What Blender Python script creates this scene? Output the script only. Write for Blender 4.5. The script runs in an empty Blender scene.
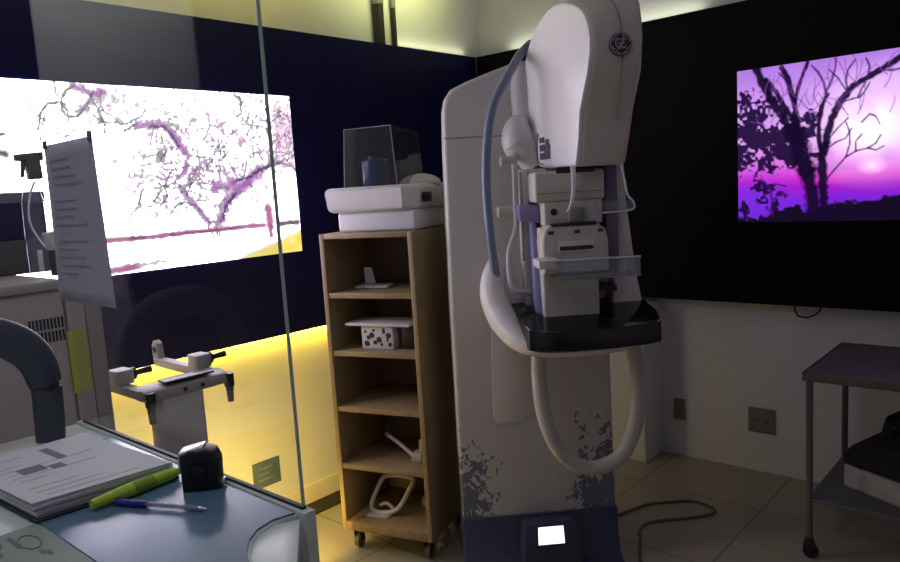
import bpy, bmesh, math, random
import numpy as np
from mathutils import Vector, Matrix
PI = math.pi
random.seed(7)
scene = bpy.context.scene
COL = scene.collection

# ------------------------------------------------------------------ materials
def new_mat(name):
    m = bpy.data.materials.new(name); m.use_nodes = True
    nt = m.node_tree; nt.nodes.clear()
    out = nt.nodes.new('ShaderNodeOutputMaterial')
    return m, nt, out

def plain(name, col, rough=0.5, metal=0.0, noise=0.06, scale=12.0, spec=0.5, coat=0.0, bump=0.0):
    """principled surface with a slight procedural mottling"""
    m, nt, out = new_mat(name)
    b = nt.nodes.new('ShaderNodeBsdfPrincipled')
    tc = nt.nodes.new('ShaderNodeTexCoord'); nz = nt.nodes.new('ShaderNodeTexNoise')
    nz.inputs['Scale'].default_value = scale; nz.inputs['Detail'].default_value = 3
    nt.links.new(tc.outputs['Object'], nz.inputs['Vector'])
    rp = nt.nodes.new('ShaderNodeValToRGB')
    lo = [max(0, c*(1-noise)) for c in col]; hi = [min(1, c*(1+noise)) for c in col]
    rp.color_ramp.elements[0].position = 0.3; rp.color_ramp.elements[0].color = (*lo, 1)
    rp.color_ramp.elements[1].position = 0.7; rp.color_ramp.elements[1].color = (*hi, 1)
    nt.links.new(nz.outputs['Fac'], rp.inputs['Fac'])
    nt.links.new(rp.outputs['Color'], b.inputs['Base Color'])
    b.inputs['Roughness'].default_value = rough; b.inputs['Metallic'].default_value = metal
    b.inputs['Specular IOR Level'].default_value = spec
    b.inputs['Coat Weight'].default_value = coat
    if bump:
        bp = nt.nodes.new('ShaderNodeBump'); bp.inputs['Strength'].default_value = bump
        nt.links.new(nz.outputs['Fac'], bp.inputs['Height']); nt.links.new(bp.outputs['Normal'], b.inputs['Normal'])
    nt.links.new(b.outputs['BSDF'], out.inputs['Surface'])
    return m

def clear(name, tint=(0.95, 0.97, 0.96), rough=0.03, ior=1.5, haze=0.0, hazecol=(0.8, 0.8, 0.82)):
    """thin sheet of clear plastic or glass: see-through plus fresnel reflection, optionally a little cloudy"""
    m, nt, out = new_mat(name)
    t = nt.nodes.new('ShaderNodeBsdfTransparent'); t.inputs['Color'].default_value = (*tint, 1)
    g = nt.nodes.new('ShaderNodeBsdfGlossy'); g.inputs['Roughness'].default_value = rough
    r0 = ((ior-1)/(ior+1))**2                      # Schlick reflectance, the same from either side of the sheet
    lw = nt.nodes.new('ShaderNodeLayerWeight'); lw.inputs['Blend'].default_value = 0.5
    pw = nt.nodes.new('ShaderNodeMath'); pw.operation = 'POWER'; pw.inputs[1].default_value = 5
    fr = nt.nodes.new('ShaderNodeMath'); fr.operation = 'MULTIPLY_ADD'; fr.inputs[1].default_value = 1-r0; fr.inputs[2].default_value = r0
    nt.links.new(lw.outputs['Facing'], pw.inputs[0]); nt.links.new(pw.outputs[0], fr.inputs[0])
    mx = nt.nodes.new('ShaderNodeMixShader')
    nt.links.new(fr.outputs[0], mx.inputs['Fac'])
    base = t.outputs['BSDF']
    if haze > 0:
        d = nt.nodes.new('ShaderNodeBsdfDiffuse'); d.inputs['Color'].default_value = (*hazecol, 1)
        mh = nt.nodes.new('ShaderNodeMixShader'); mh.inputs['Fac'].default_value = haze
        nt.links.new(t.outputs['BSDF'], mh.inputs[1]); nt.links.new(d.outputs['BSDF'], mh.inputs[2])
        base = mh.outputs['Shader']
    nt.links.new(base, mx.inputs[1]); nt.links.new(g.outputs['BSDF'], mx.inputs[2])
    nt.links.new(mx.outputs['Shader'], out.inputs['Surface'])
    return m

def glow(name, col, strength):
    m, nt, out = new_mat(name)
    e = nt.nodes.new('ShaderNodeEmission'); e.inputs['Color'].default_value = (*col, 1); e.inputs['Strength'].default_value = strength
    nt.links.new(e.outputs['Emission'], out.inputs['Surface'])
    return m

def screen_mat(name, strength):
    m, nt, out = new_mat(name)
    a = nt.nodes.new('ShaderNodeVertexColor'); a.layer_name = 'picture'
    e = nt.nodes.new('ShaderNodeEmission'); e.inputs['Strength'].default_value = strength
    nt.links.new(a.outputs['Color'], e.inputs['Color']); nt.links.new(e.outputs['Emission'], out.inputs['Surface'])
    return m

def tile_mat(name):
    m, nt, out = new_mat(name)
    b = nt.nodes.new('ShaderNodeBsdfPrincipled')
    tc = nt.nodes.new('ShaderNodeTexCoord'); mp = nt.nodes.new('ShaderNodeMapping')
    mp.inputs['Location'].default_value = (-0.26, -0.49, 0)
    br = nt.nodes.new('ShaderNodeTexBrick'); br.offset = 0.0; br.squash = 1.0
    br.inputs['Scale'].default_value = 1.0; br.inputs['Brick Width'].default_value = 0.6; br.inputs['Row Height'].default_value = 0.6
    br.inputs['Mortar Size'].default_value = 0.004; br.inputs['Mortar Smooth'].default_value = 0.2
    br.inputs['Color1'].default_value = (0.365, 0.335, 0.265, 1); br.inputs['Color2'].default_value = (0.345, 0.315, 0.25, 1)
    br.inputs['Mortar'].default_value = (0.15, 0.13, 0.105, 1)
    nt.links.new(tc.outputs['Object'], mp.inputs['Vector']); nt.links.new(mp.outputs['Vector'], br.inputs['Vector'])
    nz = nt.nodes.new('ShaderNodeTexNoise'); nz.inputs['Scale'].default_value = 5; nz.inputs['Detail'].default_value = 6
    nt.links.new(tc.outputs['Object'], nz.inputs['Vector'])
    mx = nt.nodes.new('ShaderNodeMixRGB'); mx.blend_type = 'MULTIPLY'; mx.inputs['Fac'].default_value = 0.25
    nt.links.new(br.outputs['Color'], mx.inputs['Color1']); nt.links.new(nz.outputs['Color'], mx.inputs['Color2'])
    nt.links.new(mx.outputs['Color'], b.inputs['Base Color'])
    b.inputs['Roughness'].default_value = 0.28
    nt.links.new(b.outputs['BSDF'], out.inputs['Surface'])
    return m

def wood_mat(name, c1, c2, rough=0.5):
    m, nt, out = new_mat(name)
    b = nt.nodes.new('ShaderNodeBsdfPrincipled')
    tc = nt.nodes.new('ShaderNodeTexCoord'); mp = nt.nodes.new('ShaderNodeMapping')
    mp.inputs['Scale'].default_value = (14, 14, 1.2)
    nz = nt.nodes.new('ShaderNodeTexNoise'); nz.inputs['Scale'].default_value = 3; nz.inputs['Detail'].default_value = 5
    nz.inputs['Distortion'].default_value = 0.6
    rp = nt.nodes.new('ShaderNodeValToRGB')
    rp.color_ramp.elements[0].position = 0.35; rp.color_ramp.elements[0].color = (*c1, 1)
    rp.color_ramp.elements[1].position = 0.65; rp.color_ramp.elements[1].color = (*c2, 1)
    nt.links.new(tc.outputs['Object'], mp.inputs['Vector']); nt.links.new(mp.outputs['Vector'], nz.inputs['Vector'])
    nt.links.new(nz.outputs['Fac'], rp.inputs['Fac']); nt.links.new(rp.outputs['Color'], b.inputs['Base Color'])
    b.inputs['Roughness'].default_value = rough
    nt.links.new(b.outputs['BSDF'], out.inputs['Surface'])
    return m

def flake_mat(name):
    """warm white plastic with printed blue-grey leaf flakes crowding both lower corners of the column"""
    m, nt, out = new_mat(name)
    N = nt.nodes.new; lk = nt.links.new
    b = N('ShaderNodeBsdfPrincipled'); b.inputs['Roughness'].default_value = 0.42
    tc = N('ShaderNodeTexCoord'); sp = N('ShaderNodeSeparateXYZ'); lk(tc.outputs['Object'], sp.inputs['Vector'])
    def math_(op, a, c=None, clamp=False):
        n = N('ShaderNodeMath'); n.operation = op; n.use_clamp = clamp
        for i, v in enumerate((a, c)):
            if v is None: continue
            if isinstance(v, (int, float)): n.inputs[i].default_value = v
            else: lk(v, n.inputs[i])
        return n.outputs['Value']
    def mrange(v, a, c, d, e):
        n = N('ShaderNodeMapRange'); n.interpolation_type = 'SMOOTHSTEP'
        for i, q in enumerate((v, a, c, d, e)):
            if isinstance(q, (int, float)): n.inputs[i].default_value = q
            else: lk(q, n.inputs[i])
        return n.outputs['Result']
    x, z = sp.outputs['X'], sp.outputs['Z']
    left = math_('MULTIPLY', mrange(x, -0.30, -0.13, 1.0, 0.0), mrange(z, 0.30, 0.72, 1.0, 0.0))
    right = math_('MULTIPLY', mrange(x, 0.02, 0.22, 0.0, 1.0), mrange(z, 0.28, 0.80, 1.0, 0.0))
    dens = math_('MAXIMUM', left, right)
    nz = N('ShaderNodeTexNoise'); nz.inputs['Scale'].default_value = 34; nz.inputs['Detail'].default_value = 1.2
    nz.inputs['Distortion'].default_value = 1.3
    mp = N('ShaderNodeMapping'); mp.inputs['Scale'].default_value = (1, 0.0, 1)
    lk(tc.outputs['Object'], mp.inputs['Vector']); lk(mp.outputs['Vector'], nz.inputs['Vector'])
    big = N('ShaderNodeTexNoise'); big.inputs['Scale'].default_value = 9; big.inputs['Detail'].default_value = 0.5
    lk(mp.outputs['Vector'], big.inputs['Vector'])
    thr = math_('ADD', math_('ADD', nz.outputs['Fac'], math_('MULTIPLY', big.outputs['Fac'], 0.55)), math_('MULTIPLY', dens, 0.455))
    fl = mrange(thr, 1.075, 1.095, 0.0, 1.0)
    fl = math_('MULTIPLY', fl, mrange(dens, 0.02, 0.12, 0.0, 1.0))
    mx = N('ShaderNodeMixRGB'); lk(fl, mx.inputs['Fac'])
    mx.inputs['Color1'].default_value = (0.53, 0.51, 0.50, 1); mx.inputs['Color2'].default_value = (0.13, 0.145, 0.22, 1)
    lk(mx.outputs['Color'], b.inputs['Base Color']); lk(b.outputs['BSDF'], out.inputs['Surface'])
    return m

M = {}
M['wall'] = plain('wall_paint', (0.66, 0.67, 0.71), 0.75, noise=0.03, scale=3)
M['ceil'] = plain('ceiling_paint', (0.7, 0.7, 0.68), 0.85, noise=0.02)
M['skirt'] = plain('cream_skirting', (0.74, 0.69, 0.58), 0.45, noise=0.03)
M['tile'] = tile_mat('beige_floor_tile')
M['darkstrip'] = plain('black_floor_strip', (0.012, 0.009, 0.012), 0.6)
M['glow_panel'] = plain('glow_tinted_panel', (0.007, 0.008, 0.062), 0.55, noise=0.15, scale=4, spec=0.15)  # blue of the screen's glow is mixed into the panel colour
M['black_panel'] = plain('black_panel', (0.003, 0.0025, 0.004), 0.6, noise=0.1, scale=4, spec=0.08)
M['screenL'] = screen_mat('blossom_screen', 1.0)
M['screenR'] = screen_mat('sunset_screen', 1.0)
M['conduit'] = plain('black_conduit', (0.016, 0.015, 0.013), 0.5)
M['coupling'] = plain('grey_coupling', (0.25, 0.25, 0.26), 0.4, metal=0.4)
M['glass'] = clear('partition_glass', (0.965, 0.975, 0.97), 0.015, 1.55)
M['glass_edge'] = plain('polished_glass_edge', (0.62, 0.69, 0.68), 0.12, noise=0.05)
def lit_edge(name, col, through):
    m, nt, out = new_mat(name)
    d = nt.nodes.new('ShaderNodeBsdfDiffuse'); d.inputs['Color'].default_value = (*col, 1)
    t = nt.nodes.new('ShaderNodeBsdfTranslucent'); t.inputs['Color'].default_value = (*col, 1)
    mx = nt.nodes.new('ShaderNodeMixShader'); mx.inputs['Fac'].default_value = through
    nt.links.new(d.outputs['BSDF'], mx.inputs[1]); nt.links.new(t.outputs['BSDF'], mx.inputs[2]); nt.links.new(mx.outputs['Shader'], out.inputs['Surface'])
    return m
M['glass_edge'] = lit_edge('polished_glass_edge', (0.55, 0.64, 0.62), 0.6)
M['seal'] = plain('black_seal', (0.012, 0.012, 0.014), 0.5)
M['notice'] = plain('shaded_notice_paper', (0.48, 0.46, 0.56), 0.8, noise=0.03, scale=20)  # same white paper, darkened to paint in its side turned from light
M['paper'] = plain('white_paper', (0.74, 0.74, 0.79), 0.8, noise=0.03, scale=20)
M['paper2'] = plain('greenish_paper', (0.34, 0.385, 0.345), 0.6, noise=0.04, scale=9)
M['ink'] = plain('grey_ink', (0.22, 0.22, 0.26), 0.8)
M['notice_ink'] = plain('notice_ink', (0.435, 0.415, 0.51), 0.8)
M['faint_ink'] = plain('faint_ink', (0.52, 0.52, 0.58), 0.8)
M['clip'] = plain('dark_tape', (0.16, 0.15, 0.18), 0.4)
M['counter'] = plain('pale_laminate', (0.74, 0.81, 0.77), 0.35, noise=0.03)
M['mat'] = plain('blue_desk_mat', (0.125, 0.23, 0.35), 0.22, noise=0.18, scale=7)
M['folder'] = plain('navy_folder', (0.015, 0.018, 0.04), 0.5)
M['lime'] = plain('lime_plastic', (0.52, 0.72, 0.06), 0.4)
M['lime_dark'] = plain('lime_dark_plastic', (0.25, 0.42, 0.03), 0.4)
M['blue_cap'] = plain('blue_plastic', (0.02, 0.03, 0.30), 0.35)
M['penbarrel'] = clear('clear_barrel', (0.82, 0.84, 0.92), 0.1, 1.5, 0.35, (0.6, 0.62, 0.75))
M['blackpl'] = plain('black_plastic', (0.010, 0.010, 0.012), 0.35)
M['blackgloss'] = plain('black_gloss', (0.008, 0.008, 0.009), 0.12)
M['darkfabric'] = plain('black_cloth', (0.008, 0.008, 0.009), 0.85, bump=0.15, scale=60)
M['chrome'] = plain('chrome', (0.72, 0.70, 0.80), 0.28, metal=0.5, noise=0.02)  # lilac-white base colour holds a painted highlight
M['steel'] = plain('stainless_steel', (0.12, 0.12, 0.12), 0.58, metal=0.35, noise=0.08, scale=25)
M['beige'] = plain('beige_enamel', (0.48, 0.44, 0.43), 0.5, noise=0.03)
M['beige_dark'] = plain('taupe_enamel', (0.36, 0.31, 0.295), 0.5, noise=0.04)
M['slot'] = plain('dark_slot', (0.03, 0.028, 0.03), 0.7)
M['note'] = plain('lime_note', (0.56, 0.60, 0.10), 0.8)
M['slate'] = plain('slate_vinyl', (0.060, 0.070, 0.098), 0.5, noise=0.08)
M['slate_dark'] = plain('slate_dark', (0.02, 0.022, 0.03), 0.5)
M['navybox'] = plain('navy_card', (0.018, 0.02, 0.085), 0.55)
M['greyband'] = plain('grey_card', (0.22, 0.22, 0.26), 0.5)
M['graytray'] = plain('grey_tray', (0.10, 0.095, 0.10), 0.5)
M['whitecard'] = plain('white_card', (0.8, 0.8, 0.82), 0.5)
M['trigger'] = plain('grey_trigger_plastic', (0.14, 0.15, 0.14), 0.45)
M['clearpl'] = clear('clear_plastic', (0.88, 0.90, 0.95), 0.08, 1.45, 0.10, (0.6, 0.62, 0.75))
M['tubepl'] = plain('white_tube', (0.88, 0.87, 0.95), 0.35)
M['greymetal'] = plain('grey_paint', (0.47, 0.44, 0.43), 0.45, noise=0.03)
M['brass'] = plain('brown_knob', (0.13, 0.085, 0.05), 0.4)
M['wood'] = wood_mat('pale_birch', (0.25, 0.18, 0.095), (0.31, 0.23, 0.125), 0.5)
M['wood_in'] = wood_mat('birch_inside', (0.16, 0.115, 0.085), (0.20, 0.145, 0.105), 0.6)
M['hood'] = clear('smoky_hood', (0.80, 0.81, 0.79), 0.05, 1.5, 0.05, (0.30, 0.30, 0.30))
M['blueroll'] = plain('dark_blue_plastic', (0.03, 0.05, 0.22), 0.3)
M['whitepl'] = plain('white_plastic', (0.60, 0.585, 0.60), 0.45, noise=0.02)
M['gantry'] = plain('gantry_white', (0.64, 0.62, 0.625), 0.42, noise=0.02)
M['cheek'] = plain('cheek_screen_lit', (0.84, 0.82, 0.86), 0.32, noise=0.015)  # paler than the head front to paint in the screen's light
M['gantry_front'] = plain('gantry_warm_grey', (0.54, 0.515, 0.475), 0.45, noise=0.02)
M['column'] = flake_mat('column_printed_white')
M['navybase'] = plain('navy_base', (0.042, 0.052, 0.115), 0.45, noise=0.06)
M['navyhouse'] = plain('navy_housing', (0.032, 0.038, 0.075), 0.4)
M['display'] = glow('lit_display', (0.98, 0.97, 1.0), 1.6)
M['cover'] = plain('cover_white', (0.56, 0.54, 0.515), 0.45, noise=0.02)
M['seam'] = plain('seam_grey', (0.26, 0.25, 0.24), 0.6)
M['bluehose'] = plain('blue_grey_hose', (0.16, 0.20, 0.30), 0.4)
M['hose'] = plain('cream_hose', (0.47, 0.45, 0.41), 0.55, noise=0.05)
M['lilac'] = plain('lilac_plastic', (0.22, 0.21, 0.42), 0.4)
M['lilac_dark'] = plain('dark_lilac', (0.14, 0.125, 0.22), 0.4)
M['mark'] = plain('navy_print', (0.06, 0.05, 0.10), 0.5)
M['emblem'] = plain('emblem_navy', (0.025, 0.02, 0.045), 0.35)
M['emblem_line'] = plain('emblem_silver', (0.40, 0.38, 0.42), 0.4)
M['outlet'] = plain('grey_wall_plate', (0.17, 0.165, 0.155), 0.5)
M['cable'] = plain('dark_cable', (0.11, 0.10, 0.09), 0.6)
M['plug'] = plain('pale_plug', (0.40, 0.35, 0.33), 0.5)
M['plate'] = plain('blue_grey_plate', (0.085, 0.125, 0.20), 0.4)
M['castwheel'] = plain('grey_wheel', (0.10, 0.095, 0.09), 0.45)
M['towel'] = plain('white_cloth', (0.40, 0.39, 0.385), 0.9, bump=0.1, scale=50)

# ------------------------------------------------------------------ mesh builder
class B:
    def __init__(s): s.bm = bmesh.new()
    def _merge(s, t, mat=None):
        if mat is not None: bmesh.ops.transform(t, matrix=mat, verts=t.verts)
        me = bpy.data.meshes.new('tmp'); t.to_mesh(me); t.free(); s.bm.from_mesh(me); bpy.data.meshes.remove(me)
        return s
    def box(s, x0, x1, y0, y1, z0, z1, bev=0.0, seg=2, mat=None):
        t = bmesh.new(); bmesh.ops.create_cube(t, size=1)
        for v in t.verts:
            v.co = Vector((x0 if v.co.x < 0 else x1, y0 if v.co.y < 0 else y1, z0 if v.co.z < 0 else z1))
        if bev > 0: bmesh.ops.bevel(t, geom=t.edges[:], offset=bev, segments=seg, profile=0.5, affect='EDGES')
        return s._merge(t, mat)
    def hexa(s, pts, bev=0.0, seg=2):
        """eight corners: bottom four (ccw) then top four"""
        t = bmesh.new(); v = [t.verts.new(p) for p in pts]
        for f in ((3,2,1,0),(4,5,6,7),(0,1,5,4),(1,2,6,5),(2,3,7,6),(3,0,4,7)): t.faces.new([v[i] for i in f])
        bmesh.ops.recalc_face_normals(t, faces=t.faces)
        if bev > 0: bmesh.ops.bevel(t, geom=t.edges[:], offset=bev, segments=seg, profile=0.5, affect='EDGES')
        return s._merge(t)
    def prism(s, poly, f0, f1, bev=0.0, seg=2, sides_only=False):
        """poly of (a,b); f0/f1 map (a,b) to the two end faces"""
        t = bmesh.new(); n = len(poly)
        a = [t.verts.new(f0(*p)) for p in poly]; c = [t.verts.new(f1(*p)) for p in poly]
        fa = t.faces.new(a[::-1]); fb = t.faces.new(c)
        for i in range(n): t.faces.new((a[i], a[(i+1) % n], c[(i+1) % n], c[i]))
        bmesh.ops.recalc_face_normals(t, faces=t.faces)
        if bev > 0:
            ed = set(fa.edges) | set(fb.edges)
            bmesh.ops.bevel(t, geom=list(ed), offset=bev, segments=seg, profile=0.5, affect='EDGES')
        return s._merge(t)
    def cyl(s, p0, p1, r0, r1=None, n=20, cap=True):
        r1 = r0 if r1 is None else r1
        p0, p1 = Vector(p0), Vector(p1); d = p1-p0
        t = bmesh.new(); bmesh.ops.create_cone(t, cap_ends=cap, segments=n, radius1=r0, radius2=r1, depth=d.length)
        q = Vector((0, 0, 1)).rotation_difference(d.normalized())
        return s._merge(t, Matrix.Translation((p0+p1)/2) @ q.to_matrix().to_4x4())
    def ball(s, c, r, n=20):
        t = bmesh.new(); bmesh.ops.create_uvsphere(t, u_segments=n, v_segments=max(8, n//2), radius=1)
        r = (r, r, r) if isinstance(r, (int, float)) else r
        return s._merge(t, Matrix.Translation(c) @ Matrix.Diagonal((*r, 1)))
    def tube(s, pts, r, n=12, sub=6, closed=False, flat=None):
        """smooth tube; r a number or one per control point; flat=(sx,sy) squashes the section"""
        P = [Vector(p) for p in pts]; R = [r]*len(P) if isinstance(r, (int, float)) else list(r)
        pts2, rad = [], []
        m = len(P)
        rng = range(m if closed else m-1)
        for i in rng:
            if closed: a, b, c, d = P[(i-1) % m], P[i], P[(i+1) % m], P[(i+2) % m]; ra, rb = R[i], R[(i+1) % m]
            else: a, b, c, d = P[max(i-1, 0)], P[i], P[i+1], P[min(i+2, m-1)]; ra, rb = R[i], R[i+1]
            for k in range(sub):
                t = k/sub
                pts2.append(0.5*((2*b) + (c-a)*t + (2*a-5*b+4*c-d)*t*t + (3*b-a-3*c+d)*t**3)); rad.append(ra+(rb-ra)*t)
        if not closed: pts2.append(P[-1]); rad.append(R[-1])
        t = bmesh.new(); rings = []; L = len(pts2); up = None
        for i, p in enumerate(pts2):
            if closed: tg = (pts2[(i+1) % L]-pts2[i-1]).normalized()
            else: tg = (pts2[min(i+1, L-1)]-pts2[max(i-1, 0)]).normalized()
            if up is None: up = tg.orthogonal().normalized() if flat is None else (Vector((0, 1, 0)) - tg*tg.y).normalized()
            else: up = (up - tg*up.dot(tg)).normalized()
            sd = tg.cross(up)
            fx, fy = flat or (1, 1)
            rings.append([t.verts.new(p + rad[i]*(up*math.cos(2*PI*k/n)*fx + sd*math.sin(2*PI*k/n)*fy)) for k in range(n)])
        for i in range(L if closed else L-1):
            a, b = rings[i], rings[(i+1) % L]
            for k in range(n): t.faces.new((a[k], a[(k+1) % n], b[(k+1) % n], b[k]))
        if not closed: t.faces.new(rings[0][::-1]); t.faces.new(rings[-1])
        bmesh.ops.recalc_face_normals(t, faces=t.faces)
        return s._merge(t)
    def lathe(s, prof, c=(0, 0, 0), n=24):
        t = bmesh.new(); rings = []
        for (r, z) in prof:
            rings.append([t.verts.new((c[0]+r*math.cos(2*PI*k/n), c[1]+r*math.sin(2*PI*k/n), c[2]+z)) for k in range(n)])
        for a, b in zip(rings, rings[1:]):
            for k in range(n): t.faces.new((a[k], a[(k+1) % n], b[(k+1) % n], b[k]))
        t.faces.new(rings[0][::-1]); t.faces.new(rings[-1])
        bmesh.ops.recalc_face_normals(t, faces=t.faces)
        return s._merge(t)
    def build(s, name, mat, parent=None, smooth=True, angle=38):
        me = bpy.data.meshes.new(name); s.bm.to_mesh(me); s.bm.free()
        me.materials.append(mat)
        if smooth:
            me.polygons.foreach_set('use_smooth', [True]*len(me.polygons))
            me.set_sharp_from_angle(angle=math.radians(angle))
        o = bpy.data.objects.new(name, me); COL.objects.link(o)
        if parent is not None: o.parent = parent
        return o

def empty(name, loc=(0, 0, 0), rz=0.0):
    o = bpy.data.objects.new(name, None); COL.objects.link(o); o.empty_display_size = 0.05
    o.location = loc; o.rotation_euler = (0, 0, rz)
    return o
def tag(o, label, cat, group=None, kind=None):
    o['label'] = label; o['category'] = cat
    if group: o['group'] = group
    if kind: o['kind'] = kind
    return o
def struct(name, b, mat, smooth=False):
    o = b.build(name, mat, None, smooth); o['kind'] = 'structure'
    return o

# ------------------------------------------------------------------ the room
XW, YW, XB, YB, ZC = 3.71, 2.94, -1.7, -1.6, 2.95       # right wall, left wall, rear walls, ceiling
struct('floor', B().box(XB, XW, YB, YW, -0.05, 0), M['tile'])
struct('ceiling', B().box(XB, XW, YB, YW, ZC, ZC+0.05), M['ceil'])
struct('wall_left', B().box(XB, XW+0.1, YW, YW+0.1, 0, ZC), M['wall'])
struct('wall_right', B().box(XW, XW+0.1, YB, YW, 0, ZC), M['wall'])
struct('wall_rear', B().box(XB-0.1, XB, YB, YW, 0, ZC), M['wall'])
struct('wall_near', B().box(XB, XW, YB-0.1, YB, 0, ZC), M['wall'])
struct('baseboard_left', B().box(0.9, 3.42, YW-0.014, YW, 0, 0.10, 0.003), M['skirt'])
struct('trim_1', B().box(0.9, 3.2, YW-0.135, YW-0.014, 0, 0.006), M['darkstrip'])
struct('added_dark_board', B().box(-1.69, .20, YW-0.02, YW, 0.0, 1.42, 0.003), M['slate_dark'])       # unseen dark board added to keep the pane's lower reflection dark
struct('added_edge_board', B().box(-1.6, -.54, YW-0.03, YW-0.021, 0, 2.5, 0.003), M['slate_dark'])  # unseen dark board added to end the bright reflection in the pane
struct('trim_2', B().box(3.50, XW, 1.775, 2.25, 0, 0.872, 0.006), M['wall'])       # low white pier in the corner

# video walls ----------------------------------------------------------------
def segdist(S, T, a, b, c, d):
    dx, dy = c-a, d-b; L = dx*dx+dy*dy+1e-12
    t = np.clip(((S-a)*dx+(T-b)*dy)/L, 0, 1)
    return np.hypot(S-(a+t*dx), T-(b+t*dy)), t
def stroke(img, S, T, pts, w, col, alpha=1.0, soft=0.35, taper=0.0, wob=None):
    col = np.array(col, float)
    P = [(pts[i], pts[i+1]) for i in range(0, len(pts), 2)]
    cov = np.zeros(S.shape)
    n = len(P)-1
    for i in range(n):
        d, t = segdist(S, T, *P[i], *P[i+1])
        ww = w*0.5*(1-taper*(i+t)/n)
        if wob is not None: d = d + wob*w*0.5
        cov = np.maximum(cov, np.clip((ww-d)/(soft*w)+0.5, 0, 1))
    cov = cov*alpha
    img[:] = img*(1-cov[..., None]) + col*cov[..., None]
def blob(img, S, T, x, y, r, col, alpha=1.0, soft=0.6, sy=1.0):
    d = np.hypot(S-x, (T-y)/sy)/r
    cov = np.clip((1-d)/soft, 0, 1)*alpha
    img[:] = img*(1-cov[..., None]) + np.array(col, float)*cov[..., None]
def vnoise(S, T, sc, rng):
    g = rng.random((90, 90)); x = (S*sc) % 88; y = (T*sc) % 88
    xi = x.astype(int); yi = y.astype(int); fx = x-xi; fy = y-yi
    fx = fx*fx*(3-2*fx); fy = fy*fy*(3-2*fy)
    return (g[yi, xi]*(1-fx)+g[yi, xi+1]*fx)*(1-fy)+(g[yi+1, xi]*(1-fx)+g[yi+1, xi+1]*fx)*fy

def picture_object(name, img, pos, mat, parent):
    h, w = img.shape[:2]
    me = bpy.data.meshes.new(name)
    idx = np.arange(h*w).reshape(h, w)
    quads = np.stack([idx[:-1, :-1], idx[:-1, 1:], idx[1:, 1:], idx[1:, :-1]], -1).reshape(-1, 4)
    me.vertices.add(h*w); me.vertices.foreach_set('co', pos.reshape(-1).astype(np.float32))
    me.loops.add(quads.size); me.loops.foreach_set('vertex_index', quads.reshape(-1).astype(np.int32))
    me.polygons.add(len(quads)); me.polygons.foreach_set('loop_start', (np.arange(len(quads))*4).astype(np.int32))
    me.update(calc_edges=True); me.validate()
    at = me.color_attributes.new('picture', 'FLOAT_COLOR', 'POINT')
    rgba = np.concatenate([img, np.ones((h, w, 1))], -1).astype(np.float32)
    at.data.foreach_set('color', rgba.reshape(-1))
    me.materials.append(mat)
    o = bpy.data.objects.new(name, me); COL.objects.link(o); o.parent = parent
    return o
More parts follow.
